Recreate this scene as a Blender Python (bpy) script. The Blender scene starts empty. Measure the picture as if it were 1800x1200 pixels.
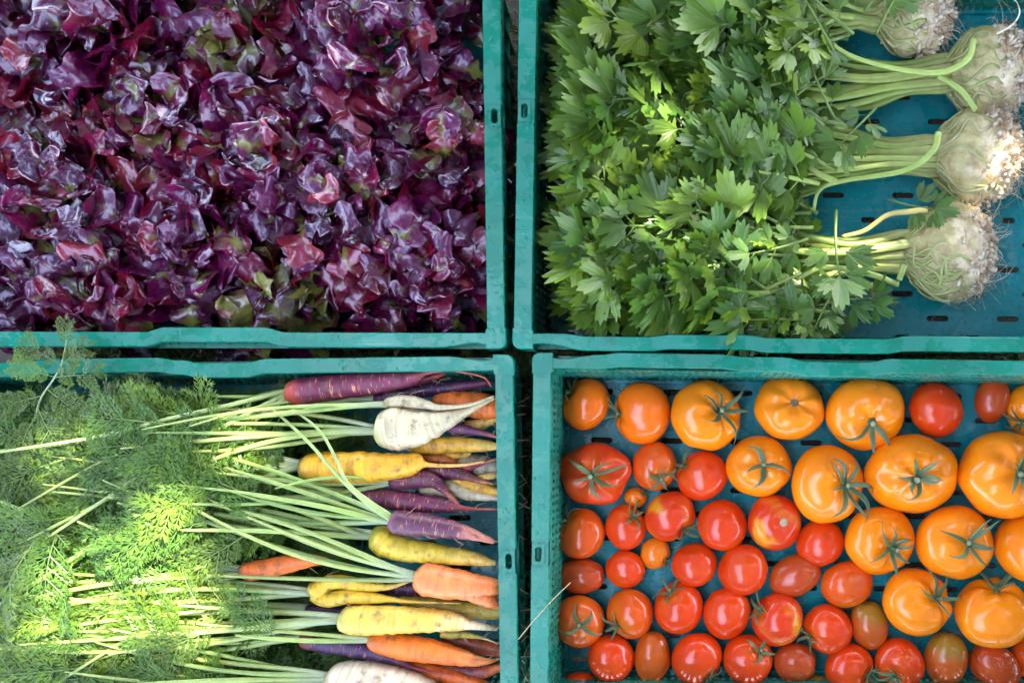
import bpy, math, random
import numpy as np
from mathutils import Vector, Matrix, noise

# ------------------------------------------------------------------ scale
S = 0.00065            # metres per photo pixel in the plane of the crate rims
NX, NY = 1200.0, 750.0 # photo pixel straight below the camera
ZR = 0.15              # height of the crate rims
H = 0.95               # camera height above the rims
sc = bpy.context.scene
C = sc.collection

def W(x, y, z=0.0):
    return Vector(((x - NX) * S, (NY - y) * S, z))
def F(z):
    return (H + ZR - z) / H
def P(px, py, z):
    f = F(z)
    return Vector(((px - NX) * S * f, (NY - py) * S * f, z))

# ------------------------------------------------------------------ camera, sky, sun
cam = bpy.data.cameras.new('camera'); camo = bpy.data.objects.new('camera', cam); C.objects.link(camo)
camo.location = (0, 0, ZR + H)
cam.sensor_width = 36.0; cam.lens = 36.0 * H / (1800 * S)
cam.shift_x = (900 - NX) / 1800.0; cam.shift_y = (NY - 600) / 1800.0
cam.clip_start = 0.05; cam.clip_end = 200.0
sc.camera = camo

SUN_EL, SUN_AZ = math.radians(43), math.radians(48)    # azimuth counted from +x (right of the photo) towards +y (its top)
world = bpy.data.worlds.new('World'); sc.world = world; world.use_nodes = True
wn = world.node_tree; wn.nodes.clear()
sky = wn.nodes.new('ShaderNodeTexSky'); sky.sky_type = 'NISHITA'; sky.sun_disc = False
sky.sun_elevation = SUN_EL; sky.sun_rotation = math.pi / 2 - SUN_AZ
sky.air_density = 1.0; sky.dust_density = 1.6; sky.ozone_density = 1.2
bg = wn.nodes.new('ShaderNodeBackground'); bg.inputs['Strength'].default_value = 0.13
wo = wn.nodes.new('ShaderNodeOutputWorld')
ctc = wn.nodes.new('ShaderNodeTexCoord'); cno = wn.nodes.new('ShaderNodeTexNoise')
cno.inputs['Scale'].default_value = 2.2; cno.inputs['Detail'].default_value = 6; cno.inputs['Roughness'].default_value = .55
wn.links.new(ctc.outputs['Generated'], cno.inputs['Vector'])
crp = wn.nodes.new('ShaderNodeValToRGB'); crp.color_ramp.elements[0].position = .40; crp.color_ramp.elements[1].position = .75
wn.links.new(cno.outputs[0], crp.inputs[0])
cmx = wn.nodes.new('ShaderNodeMix'); cmx.data_type = 'RGBA'; cmx.inputs[7].default_value = (5.0, 5.2, 6.6, 1)   # sunlit clouds
wn.links.new(crp.outputs[0], cmx.inputs[0]); wn.links.new(sky.outputs[0], cmx.inputs[6])
wn.links.new(cmx.outputs[2], bg.inputs[0]); wn.links.new(bg.outputs[0], wo.inputs[0])
sun = bpy.data.lights.new('sun', 'SUN'); suno = bpy.data.objects.new('sun', sun); C.objects.link(suno)
sun.energy = 2.6; sun.angle = math.radians(0.53); sun.color = (1.0, 0.90, 0.68)
SD = Vector((math.cos(SUN_EL) * math.cos(SUN_AZ), math.cos(SUN_EL) * math.sin(SUN_AZ), math.sin(SUN_EL)))
suno.rotation_euler = SD.to_track_quat('Z', 'Y').to_euler()
sc.view_settings.view_transform = 'Standard'; sc.view_settings.look = 'None'
sc.view_settings.gamma = 1.0; sc.view_settings.use_curve_mapping = False
sc.view_settings.exposure = 4.02

# ------------------------------------------------------------------ object helpers
def link(o, parent=None):
    C.objects.link(o)
    if parent is not None:
        o.parent = parent
    return o
def tag(o, label=None, cat=None, group=None, kind=None):
    if label: o['label'] = label
    if cat: o['category'] = cat
    if group: o['group'] = group
    if kind: o['kind'] = kind
    return o
def thing(name, loc, label, cat, group=None):
    o = bpy.data.objects.new(name, None); o.empty_display_size = 0.02
    o.location = loc
    link(o); return tag(o, label, cat, group)

class MB:
    """collects vertices, faces, colours and a surface coordinate, then builds one mesh"""
    def __init__(s): s.v = []; s.f = []; s.c = []; s.u = []
    def add(s, vs, fs, col=(1, 1, 1), uv=None):
        n = len(s.v)
        s.v += [tuple(p) for p in vs]
        s.f += [tuple(i + n for i in f) for f in fs]
        if len(col) and isinstance(col[0], (tuple, list)): s.c += list(col)
        else: s.c += [tuple(col)] * len(vs)
        s.u += list(uv) if uv else [(0, 0, 0)] * len(vs)
    def merge(s, o, M=None):
        n = len(s.v)
        s.v += [tuple(M @ Vector(p)) for p in o.v] if M is not None else o.v
        s.f += [tuple(i + n for i in f) for f in o.f]
        s.c += o.c; s.u += o.u
    def mesh(s, name, mat, smooth=True):
        me = bpy.data.meshes.new(name)
        me.from_pydata(s.v, [], s.f)
        a = me.attributes.new('pig', 'FLOAT_COLOR', 'POINT')
        a.data.foreach_set('color', np.array([(c[0], c[1], c[2], c[3] if len(c) > 3 else 1.0) for c in s.c], dtype=np.float32).ravel())
        b = me.attributes.new('rc', 'FLOAT_VECTOR', 'POINT')
        b.data.foreach_set('vector', np.array(s.u, dtype=np.float32).ravel())
        if smooth: me.polygons.foreach_set('use_smooth', [True] * len(me.polygons))
        me.materials.append(mat); me.update()
        return me
    def build(s, name, mat, parent=None, smooth=True, origin=None):
        if origin is not None:
            o0 = Vector(origin); s.v = [(p[0] - o0[0], p[1] - o0[1], p[2] - o0[2]) for p in s.v]
        o = bpy.data.objects.new(name, s.mesh(name, mat, smooth))
        link(o, parent)
        if origin is not None and parent is None: o.location = origin
        return o
    def box(s, x0, x1, y0, y1, z0, z1, col=(1, 1, 1)):
        vs = [(x0, y0, z0), (x1, y0, z0), (x1, y1, z0), (x0, y1, z0), (x0, y0, z1), (x1, y0, z1), (x1, y1, z1), (x0, y1, z1)]
        s.add(vs, [(3, 2, 1, 0), (4, 5, 6, 7), (0, 1, 5, 4), (1, 2, 6, 5), (2, 3, 7, 6), (3, 0, 4, 7)], col)

def catmull(pts, n):
    """pts: list of tuples of any length -> n samples of a Catmull-Rom curve"""
    a = np.array(pts, float); m = len(a)
    if m == 2: a = np.vstack([a[0], (a[0] + a[1]) / 2, a[1]]); m = 3
    e = np.vstack([2 * a[0] - a[1], a, 2 * a[-1] - a[-2]])
    seg = np.linalg.norm(np.diff(a[:, :3], axis=0), axis=1); cum = np.concatenate([[0], np.cumsum(seg)])
    out = []
    for d in np.linspace(0, cum[-1] - 1e-9, n):
        i = min(max(int(np.searchsorted(cum, d, 'right')) - 1, 0), m - 2)
        t = (d - cum[i]) / max(seg[i], 1e-9)
        p0, p1, p2, p3 = e[i], e[i + 1], e[i + 2], e[i + 3]
        out.append(0.5 * ((2 * p1) + (-p0 + p2) * t + (2 * p0 - 5 * p1 + 4 * p2 - p3) * t * t + (-p0 + 3 * p1 - 3 * p2 + p3) * t ** 3))
    return np.array(out), cum[-1]

def tube(mb, pts, col, n=12, k=8, colf=None, flat=1.0, rnoise=0.0, cap=True, seed=0.0, nonneg=True):
    """pts: (x,y,z,r) control points"""
    q, Ltot = catmull(pts, n)
    T = np.gradient(q[:, :3], axis=0); T /= np.linalg.norm(T, axis=1)[:, None] + 1e-12
    up = np.array([0, 0, 1.0])
    vs = []; cs = []; us = []
    for i in range(n):
        t = T[i]; s1 = np.cross(up, t)
        if np.linalg.norm(s1) < 0.05: s1 = np.array([1.0, 0, 0])
        s1 /= np.linalg.norm(s1); s2 = np.cross(t, s1)
        r = max(q[i, 3], 0.00015)
        for j in range(k):
            a = 2 * math.pi * j / k
            rr = r
            if rnoise:
                rr *= 1 + rnoise * noise.noise(Vector((i * 0.35 + seed, math.cos(a) * .8, math.sin(a) * .8 + seed))) \
                        + rnoise * .35 * noise.noise(Vector((i * 1.3 + seed, math.cos(a) * .5 + 7, math.sin(a) * .5)))
            p = q[i, :3] + s1 * math.cos(a) * rr + s2 * math.sin(a) * rr * flat
            vs.append(tuple(p)); us.append((Ltot * i / (n - 1) * 100, a, r * 100))
            cs.append(tuple(colf(i / (n - 1), a)) if colf else tuple(col))
    fs = []
    for i in range(n - 1):
        for j in range(k):
            b = i * k; jn = (j + 1) % k
            fs.append((b + j, b + jn, b + k + jn, b + k + j))
    if cap:
        c0 = len(vs); vs.append(tuple(q[0, :3])); cs.append(cs[0]); us.append(us[0])
        c1 = len(vs); vs.append(tuple(q[-1, :3])); cs.append(cs[(n - 1) * k]); us.append(us[(n - 1) * k])
        for j in range(k):
            fs.append((c0, (j + 1) % k, j)); fs.append((c1, (n - 1) * k + j, (n - 1) * k + (j + 1) % k))
    mb.add(vs, fs, cs, us)

def smooth(x, a, b):
    t = min(max((x - a) / (b - a), 0), 1); return t * t * (3 - 2 * t)
def mixc(a, b, t): return tuple(a[i] * (1 - t) + b[i] * t for i in range(3))

# ------------------------------------------------------------------ materials
class NT:
    def __init__(s, name):
        s.m = bpy.data.materials.new(name); s.m.use_nodes = True
        s.t = s.m.node_tree; s.t.nodes.clear()
        s.out = s.n('ShaderNodeOutputMaterial')
        s.p = s.n('ShaderNodeBsdfPrincipled')
        s.t.links.new(s.p.outputs[0], s.out.inputs[0])
    def n(s, typ, **kw):
        nd = s.t.nodes.new(typ)
        for k, v in kw.items(): setattr(nd, k, v)
        return nd
    def l(s, a, b): s.t.links.new(a, b)
    def attr(s, name): return s.n('ShaderNodeAttribute', attribute_name=name)
    def noise(s, scale, detail=3, rough=.5, vec=None, out=0):
        nd = s.n('ShaderNodeTexNoise'); nd.inputs['Scale'].default_value = scale
        nd.inputs['Detail'].default_value = detail; nd.inputs['Roughness'].default_value = rough
        if vec is not None: s.l(vec, nd.inputs['Vector'])
        return nd.outputs[out]
    def ramp(s, fac, stops):
        r = s.n('ShaderNodeValToRGB'); s.l(fac, r.inputs[0])
        e = r.color_ramp.elements
        while len(e) < len(stops): e.new(0.5)
        for i, (p, c) in enumerate(stops):
            e[i].position = p; e[i].color = (c, c, c, 1) if not isinstance(c, tuple) else (*c, 1)
        return r.outputs[0]
    def mix(s, fac, a, b, typ='MIX'):
        m = s.n('ShaderNodeMix', data_type='RGBA', blend_type=typ)
        for sock, v in ((m.inputs[0], fac), (m.inputs[6], a), (m.inputs[7], b)):
            if isinstance(v, (int, float)): sock.default_value = v
            elif isinstance(v, tuple): sock.default_value = (*v, 1)
            else: s.l(v, sock)
        return m.outputs[2]
    def math(s, op, a, b=0.0):
        m = s.n('ShaderNodeMath', operation=op)
        for sock, v in ((m.inputs[0], a), (m.inputs[1], b)):
            if isinstance(v, (int, float)): sock.default_value = v
            else: s.l(v, sock)
        return m.outputs[0]
    def bump(s, h, strength, dist=0.001):
        b = s.n('ShaderNodeBump'); b.inputs['Strength'].default_value = strength; b.inputs['Distance'].default_value = dist
        s.l(h, b.inputs['Height']); s.l(b.outputs[0], s.p.inputs['Normal']); return b
    def coord(s, which='Object'): return s.n('ShaderNodeTexCoord').outputs[which]
    def scale(s, vec, x, y, z):
        m = s.n('ShaderNodeMapping'); s.l(vec, m.inputs[0]); m.inputs['Scale'].default_value = (x, y, z); return m.outputs[0]
    def set(s, **kw):
        for k, v in kw.items():
            i = s.p.inputs[k.replace('_', ' ')]
            if isinstance(v, (int, float)): i.default_value = v
            elif isinstance(v, tuple): i.default_value = (*v, 1) if len(v) == 3 and i.type == 'RGBA' else v
            else: s.l(v, i)
    def translucent(s, col, fac):
        tr = s.n('ShaderNodeBsdfTranslucent')
        if isinstance(col, tuple): tr.inputs[0].default_value = (*col, 1)
        else: s.l(col, tr.inputs[0])
        mx = s.n('ShaderNodeMixShader'); mx.inputs[0].default_value = fac
        s.l(s.p.outputs[0], mx.inputs[1]); s.l(tr.outputs[0], mx.inputs[2]); s.l(mx.outputs[0], s.out.inputs[0])

def plastic(name, a, b, wet):
    m = NT(name); co = m.coord('Object')
    n1 = m.noise(9, 4, .6, co); n2 = m.noise(38, 5, .65, co); n3 = m.noise(220, 3, .6, co)
    patch = m.ramp(n2, [(.47, 0.0), (.53, 1.0)])                      # wet against dry patches
    col = m.mix(m.ramp(n1, [(.35, 0.0), (.65, 1.0)]), a, b)
    dry = m.mix(.15, col, (.08, .24, .24))
    col = m.mix(m.math('MULTIPLY', patch, .8), dry, col)
    scuff = m.math('MULTIPLY', m.ramp(m.noise(60, 5, .7, m.scale(co, .12, 6, 1)), [(.58, 0.0), (.70, .35)]), m.ramp(n1, [(.4, 0.0), (.6, 1.0)]))
    col = m.mix(scuff, col, (.25, .34, .30))
    grime = m.ramp(m.noise(16, 6, .75, m.scale(co, 1, 1, 4)), [(.60, 0.0), (.76, .5)])
    col = m.mix(grime, col, (.05, .055, .025))
    chalk = m.ramp(m.noise(30, 6, .75, m.scale(co, 1, 1, .2)), [(.66, 0.0), (.76, 1.0)])
    col = m.mix(m.math('MULTIPLY', chalk, .45), col, (.42, .52, .50))
    vor = m.n('ShaderNodeTexVoronoi'); vor.inputs['Scale'].default_value = 120; m.l(co, vor.inputs['Vector'])
    drop = m.ramp(vor.outputs['Distance'], [(.0, 1.0), (.22, .75), (.28, 0.0)])
    gate = m.ramp(m.noise(24, 2, .5, co), [(.5, 0.0), (.56, 1.0)])
    drop = m.math('MULTIPLY', drop, gate)
    col = m.mix(m.math('MULTIPLY', drop, .35), col, a)
    rough = m.math('ADD', m.math('MULTIPLY', m.math('SUBTRACT', 1.0, patch), .26), wet)
    rough = m.math('ADD', rough, m.math('MULTIPLY', n3, .10))
    hgt = m.math('ADD', m.math('MULTIPLY', n3, .25), m.math('MULTIPLY', drop, 1.0))
    hgt = m.math('ADD', hgt, m.math('MULTIPLY', patch, .25))
    m.bump(hgt, .45, .0012)
    m.set(Base_Color=col, Roughness=rough, IOR=1.45, Specular_IOR_Level=.38)
    return m.m
M_RIM = plastic('teal crate plastic', (.0006, .115, .066), (.0012, .175, .112), .15)
M_WALL = plastic('deep green crate plastic', (.003, .13, .085), (.005, .20, .13), .22)
M_BASE = plastic('wet crate base plastic', (.003, .15, .165), (.004, .23, .25), .08)  # blue of the reflected sky is put into this base colour

def leafmat(name, rough, tr, var, bumps=(300, .3), nsc=60, spec=.5):
    m = NT(name); at = m.attr('pig').outputs['Color']; co = m.coord('Object')
    rnd = m.n('ShaderNodeObjectInfo').outputs['Random']
    col = at
    for c, lo, hi, amt in var:
        col = m.mix(m.math('MULTIPLY', m.ramp(rnd, [(lo, 0.0), (hi, 1.0)]), amt), col, c)
    nz = m.noise(nsc, 4, .6, co)
    hs = m.n('ShaderNodeHueSaturation'); m.l(col, hs.inputs['Color'])
    m.l(m.math('ADD', m.math('MULTIPLY', nz, .8), m.math('ADD', .42, m.math('MULTIPLY', rnd, .3))), hs.inputs['Value'])
    col = hs.outputs[0]
    h = m.noise(bumps[0], 4, .6, co)
    m.bump(h, bumps[1], .0012)
    m.set(Base_Color=col, Roughness=m.math('ADD', rough - .07, m.math('MULTIPLY', nz, .16)), IOR=1.45, Specular_IOR_Level=spec)
    tc = m.mix(.25, col, (.30, .45, .03), 'MIX') if tr[1] is None else m.mix(.5, col, tr[1])
    m.translucent(tc, tr[0])
    return m.m
M_CEL = leafmat('celeriac leaf', .36, (.22, None), [((.15, .22, .015), .74, 1.0, .65), ((.010, .060, .016), .25, 0.0, .6)], (16, .5), nsc=5)
M_STALK = leafmat('pale green stalk', .33, (.12, None), [((.30, .38, .10), .6, 1.0, .35)], (500, .15))
M_FROND = leafmat('carrot frond', .42, (.16, None), [((.22, .29, .02), .70, 1.0, .6), ((.03, .11, .015), .3, 0.0, .5)], (40, .2), nsc=5, spec=.4)
M_SEPAL = leafmat('tomato sepal', .5, (.12, None), [((.12, .17, .06), .6, 1.0, .5)], (700, .3))
M_GRASS = leafmat('grass', .5, (.2, None), [], (400, .2))

# red oak leaf lettuce
m = NT('red lettuce leaf'); at = m.attr('pig'); co = m.coord('Object')
oi = m.n('ShaderNodeObjectInfo'); rnd = oi.outputs['Random']
sep = m.n('ShaderNodeSeparateColor'); m.l(oi.outputs['Color'], sep.inputs[0]); grn = m.math('SUBTRACT', 1.0, sep.outputs[0])
col = m.mix(m.ramp(rnd, [(.55, 0.0), (.8, 1.0)]), (.055, .002, .030), (.15, .003, .016))
col = m.mix(m.math('MULTIPLY', m.ramp(rnd, [(.88, 0.0), (.97, 1.0)]), .15), col, (.07, .085, .010))
green = m.mix(m.noise(4, 2, .5, co), (.20, .28, .04), (.13, .10, .02))
nz = m.noise(4.5, 5, .65, co)
edge = m.math('ADD', m.math('SUBTRACT', at.outputs['Fac'], grn), m.math('MULTIPLY', m.math('SUBTRACT', nz, .5), .9))
col = m.mix(m.ramp(edge, [(.30, 1.0), (.62, 0.0)]), col, green)
col = m.mix(m.ramp(m.noise(12, 3, .6, co), [(.45, 0.0), (.75, .5)]), col, (.22, .008, .06))
dk = m.n('ShaderNodeHueSaturation'); m.l(col, dk.inputs['Color']); m.l(m.math('ADD', .45, m.math('MULTIPLY', m.math('FRACT', m.math('MULTIPLY', rnd, 7.3)), .9)), dk.inputs['Value']); col = dk.outputs[0]
blister = m.math('ADD', m.noise(13, 2, .5, co), m.math('MULTIPLY', m.noise(34, 3, .6, co), .35))
m.bump(blister, .38, .0035)
m.set(Base_Color=col, Roughness=m.math('ADD', .12, m.math('MULTIPLY', nz, .16)), IOR=1.48, Specular_IOR_Level=.75, Coat_Weight=.6, Coat_Roughness=.07)
m.p.inputs['Specular Tint'].default_value = (.70, .66, 1, 1); m.p.inputs['Coat Tint'].default_value = (1, 1, 1, 1)  # violet tint imitates the blue sky sheen on the leaves
m.translucent(m.mix(.5, col, (.30, .01, .02)), .12)
M_LET = m.m

# tomatoes
m = NT('tomato skin'); at = m.attr('pig').outputs['Color']; co = m.coord('Object')
hs = m.n('ShaderNodeHueSaturation'); m.l(at, hs.inputs['Color'])
m.l(m.math('ADD', .88, m.math('MULTIPLY', m.noise(40, 3, .5, co), .24)), hs.inputs['Value'])
speck = m.ramp(m.noise(500, 2, .5, co), [(.72, 0.0), (.78, .35)])
col = m.mix(speck, hs.outputs[0], (.75, .35, .10))
m.bump(m.noise(120, 3, .5, co), .05, .0012)
m.set(Base_Color=col, Roughness=m.math('ADD', .11, m.math('MULTIPLY', m.noise(55, 3, .5, co), .10)), IOR=1.5,
      Subsurface_Weight=.12, Subsurface_Scale=.006)
m.p.inputs['Subsurface Radius'].default_value = (1, .35, .12)
M_TOM = m.m

# carrots: rings and pale cross streaks follow the root
m = NT('carrot skin'); at = m.attr('pig').outputs['Color']; rc = m.attr('rc').outputs['Vector']; co = m.coord('Object')
al = m.attr('pig').outputs['Alpha']
streak = m.ramp(m.noise(1.0, 3, .6, m.scale(rc, 5.5, .9, .3)), [(.60, 0.0), (.66, 1.0)])
rings = m.noise(1.0, 4, .65, m.scale(rc, 3.2, .25, .1))
col = m.mix(m.math('MULTIPLY', streak, al), at, (.62, .27, .12))
col = m.mix(m.ramp(rings, [(.36, .38), (.5, 0.0)]), col, m.mix(.65, col, (.05, .03, .012)))
dirt = m.ramp(m.noise(70, 5, .7, co), [(.54, 0.0), (.68, .75)])
col = m.mix(dirt, col, (.12, .07, .03))
m.bump(m.math('ADD', m.math('MULTIPLY', rings, 1.0), m.math('MULTIPLY', streak, -.25)), .55, .0022)
m.set(Base_Color=col, Roughness=m.math('ADD', .28, m.math('MULTIPLY', rings, .2)), IOR=1.45, Subsurface_Weight=.08, Subsurface_Scale=.004)
M_CAR = m.m

# celeriac bulb
m = NT('celeriac bulb skin'); at = m.attr('pig').outputs['Color']; co = m.coord('Object')
n1 = m.noise(45, 5, .7, co)
col = m.mix(m.ramp(n1, [(.44, 0.0), (.62, .65)]), at, (.30, .17, .07))
col = m.mix(m.ramp(m.noise(25, 3, .5, co), [(.5, 0.0), (.62, .55)]), col, (.42, .40, .10))
m.bump(m.math('ADD', n1, m.noise(160, 4, .6, co)), .7, .003)
m.set(Base_Color=col, Roughness=.55)
M_BULB = m.m
m = NT('pale root'); at = m.attr('pig').outputs['Color']; co = m.coord('Object')
m.set(Base_Color=m.mix(m.ramp(m.noise(90, 4, .6, co), [(.44, 0.0), (.62, .8)]), at, (.28, .15, .07)), Roughness=.45)
m.bump(m.noise(300, 3, .6, co), .3, .001)
M_ROOT = m.m
m = NT('dry straw'); m.set(Base_Color=(.36, .27, .14), Roughness=.6); M_STRAW = m.m
m = NT('dark damp soil'); co = m.coord('Object')
m.set(Base_Color=m.mix(m.noise(40, 5, .7, co), (.018, .014, .008), (.05, .038, .02)), Roughness=.9)
m.bump(m.noise(60, 5, .7, co), .8, .01)
M_SOIL = m.m
m = NT('bark'); co = m.coord('Object')
m.set(Base_Color=m.mix(m.noise(12, 5, .7, co), (.06, .045, .03), (.14, .11, .08)), Roughness=.9); M_BARK = m.m
m = NT('tree leaf'); m.set(Base_Color=(.05, .09, .03), Roughness=.6); M_TREE = m.m

# ------------------------------------------------------------------ the ground
mb = MB(); mb.add([(-12, -12, 0), (12, -12, 0), (12, 12, 0), (-12, 12, 0)], [(0, 1, 2, 3)])
g = mb.build('ground', M_SOIL, smooth=False); tag(g, kind='structure', label='dark damp ground under the crates', cat='ground')
rg = random.Random(5)
mb = MB()
def blade(x, y, z0, L, w, a, lean, col):
    d = Vector((math.cos(a), math.sin(a), 0)); s = Vector((-d.y, d.x, 0)) * w
    vs = []; fs = []
    for i in range(5):
        t = i / 4; p = Vector((x, y, z0)) + d * (L * lean * t * t) + Vector((0, 0, L * (1 - lean * .6) * t * (1 - .25 * t)))
        ww = (1 - t ** 1.6) + .05
        vs += [p - s * ww, p + s * ww]
    for i in range(4): fs.append((2 * i, 2 * i + 1, 2 * i + 3, 2 * i + 2))
    mb.add(vs, fs, col)
for i in range(9000):
    if i < 5500: px, py = rg.uniform(-80, 1900), rg.uniform(592, 650)
    elif i < 7300: px, py = rg.uniform(870, 950), rg.uniform(-40, 1280)
    else: px, py = rg.uniform(-80, 1900), rg.uniform(-60, 1260)
    p = W(px, py)
    c = rg.choice([(.05, .11, .02), (.035, .08, .02), (.09, .14, .03), (.20, .17, .07)])
    L = rg.uniform(.015, .05) if i < 7300 else rg.uniform(.006, .013)
    blade(p.x, p.y, 0, L, rg.uniform(.0008, .0018), rg.uniform(0, 6.28), rg.uniform(.3, 1.1), c)
tag(mb.build('grass', M_GRASS), 'short dark grass growing in the gaps between the crates', 'grass', kind='stuff')

# ------------------------------------------------------------------ unseen tree added overhead, crown shaped to shade and dapple the crates
rt = random.Random(11)
tree = thing('unseen_shade_tree', (3.1, 2.4, 0), 'unseen leafy tree added overhead, its crown shaped to shade and dapple the crates', 'tree')
mb = MB()
tube(mb, [(0, 0, -.05, .16), (-.1, -.05, 1.2, .12), (-.5, -.4, 2.2, .10), (-1.4, -1.2, 2.9, .06), (-2.6, -2.2, 3.2, .03)], (1, 1, 1), 24, 12, rnoise=.1)
for i in range(7):
    a = i * .9; 
    tube(mb, [(-.4, -.3, 2.0, .06), (-.4 + math.cos(a) * 1.0, -.3 + math.sin(a) * 1.0, 2.8, .04), (-.4 + math.cos(a) * 2.2, -.3 + math.sin(a) * 2.2, 3.1, .015)], (1, 1, 1), 12, 8)
mb.build('trunk', M_BARK, tree)
# gaps left in the added crown to throw sun patches (photo px, py, radius px, height of what they light)
SHAFTS = [(190, 1055, 50, .14), (80, 1020, 22, .14), (60, 1120, 44, .14), (150, 1150, 40, .14), (250, 1130, 30, .13), (340, 1100, 36, .13), (310, 1010, 38, .13), 
          (425, 785, 36, .13), (490, 840, 20, .13), (300, 870, 14, .13), (120, 900, 14, .14), (60, 800, 12, .14), (200, 760, 12, .13), (430, 1050, 16, .12), (330, 1180, 22, .12),
          (1165, 320, 12, .12), (1340, 90, 16, .13), (1080, 250, 14, .12), (1300, 480, 18, .12), (1380, 330, 18, .12), (1240, 555, 18, .1), (1010, 330, 12, .12), (1130, 550, 14, .1), (1390, 530, 18, .1), (1050, 120, 12, .12), (1225, 450, 14, .12), (1100, 480, 16, .12), (1020, 420, 12, .12), (1180, 200, 14, .12),
          (1500, 415, 34, .09), (1430, 480, 30, .09), (1560, 470, 30, .07), (1560, 260, 36, .09), (1590, 150, 30, .09), (1460, 20, 30, .09),
          (1700, 400, 36, .07), (1760, 270, 36, .07),
          (360, 365, 22, .13), (120, 500, 20, .13), (700, 510, 20, .13), (310, 60, 16, .13), (560, 300, 22, .13),
          (900, 780, 14, .1), (1040, 730, 14, .06), (1400, 740, 18, .06), (1500, 680, 12, .08), (1360, 1090, 18, .06), (1100, 960, 16, .06), (1660, 880, 14, .06)]
shaft = []
for px, py, r, z in SHAFTS:
    p = P(px, py, z); shaft.append((p, r * S * (.62 if px > 900 else 1)))
verts = []; faces = []
N = 74000; cnt = 0
while cnt < N:
    dense_ = cnt < 36000
    if dense_:     # leaves packed here to block the sun from the crates
        z = rt.uniform(2.3, 3.3); k = z / math.tan(SUN_EL)
        x = k * math.cos(SUN_AZ) - .2 + rt.uniform(-1.15, 1.15); y = k * math.sin(SUN_AZ) + .1 + rt.uniform(-.95, .95)
    else:
        x = rt.uniform(-6.8, 8.0); y = rt.uniform(-7.2, 8.0); z = rt.uniform(2.4, 3.3)
        if (x - .6) ** 2 + (y - .5) ** 2 > 52: continue
    cnt += 1
    # opening shaped in the added crown for sky light and highlights, long from the photo's top to its bottom
    k = 2.6 / z
    ox, oy = x * k, y * k
    wv = .12 * math.sin(oy * 3.1) + .10 * math.sin(oy * 7.3 + 1)
    if not dense_ and -1.75 + wv < ox < -.45 + .8 * wv + .12 * max(-oy, 0) and -2.9 < oy < .8: continue
    bad = False
    P0 = Vector((x, y, z))
    for p, r in shaft:
        d = P0 - p; q = d - SD * d.dot(SD)
        if q.length < r + .035: bad = True; break
    if bad: continue
    s = rt.uniform(.05, .085) if dense_ else rt.uniform(.08, .13); a = rt.uniform(0, 6.28); t1 = rt.uniform(-.7, .7); t2 = rt.uniform(-.7, .7)
    u = Vector((math.cos(a), math.sin(a), t1)).normalized() * s; v = Vector((-math.sin(a), math.cos(a), t2)).normalized() * s * .55
    n = len(verts)
    verts += [P0 - u, P0 + v, P0 + u, P0 - v]; faces.append((n, n + 1, n + 2, n + 3))
mb = MB(); mb.add([v - Vector((3.1, 2.4, 0)) for v in verts], faces); mb.build('crown', M_TREE, tree, smooth=False)

# ------------------------------------------------------------------ crates
def slot_cell(mb, mp, x0, x1, y0, y1, cx, cy, hw, hh, z0, z1, rnd=True):
    """rectangular cell of a plate with a (rounded) slot through it; mp maps (x,y,z) to world"""
    ins = []
    if rnd:
        r = min(hw, hh)
        for k in range(16):
            a = 2 * math.pi * (k + .5) / 16
            ex = (hw - r) * (1 if math.cos(a) > 0 else -1); ey = (hh - r) * (1 if math.sin(a) > 0 else -1)
            ins.append((cx + ex + r * math.cos(a), cy + ey + r * math.sin(a)))
    else:
        ins = [(cx + hw, cy + hh), (cx - hw, cy + hh), (cx - hw, cy - hh), (cx + hw, cy - hh)]
    n = len(ins)
    outs = []
    if rnd:
        for k in range(16):
            a = 2 * math.pi * (k + .5) / 16; c, s = math.cos(a), math.sin(a)
            q = k // 4
            corner = k % 4 in (1, 2)
            X = x1 if c > 0 else x0; Y = y1 if s > 0 else y0
            if k % 4 == 1 or k % 4 == 2: outs.append((X, Y))
            else:
                if abs(c) > abs(s): outs.append((X, cy + (Y - cy) * .4))
                else: outs.append((cx + (X - cx) * .4, Y))
    else:
        outs = [(x1, y1), (x0, y1), (x0, y0), (x1, y0)]
    vs = [mp(x, y, z1) for x, y in ins] + [mp(x, y, z1) for x, y in outs] + [mp(x, y, z0) for x, y in ins] + [mp(x, y, z0) for x, y in outs]
    fs = []
    for k in range(n):
        j = (k + 1) % n
        fs.append((k, n + k, n + j, j)); fs.append((2 * n + k, 2 * n + j, 3 * n + j, 3 * n + k)); fs.append((k, j, 2 * n + j, 2 * n + k))
    mb.add(vs, fs)

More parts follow.
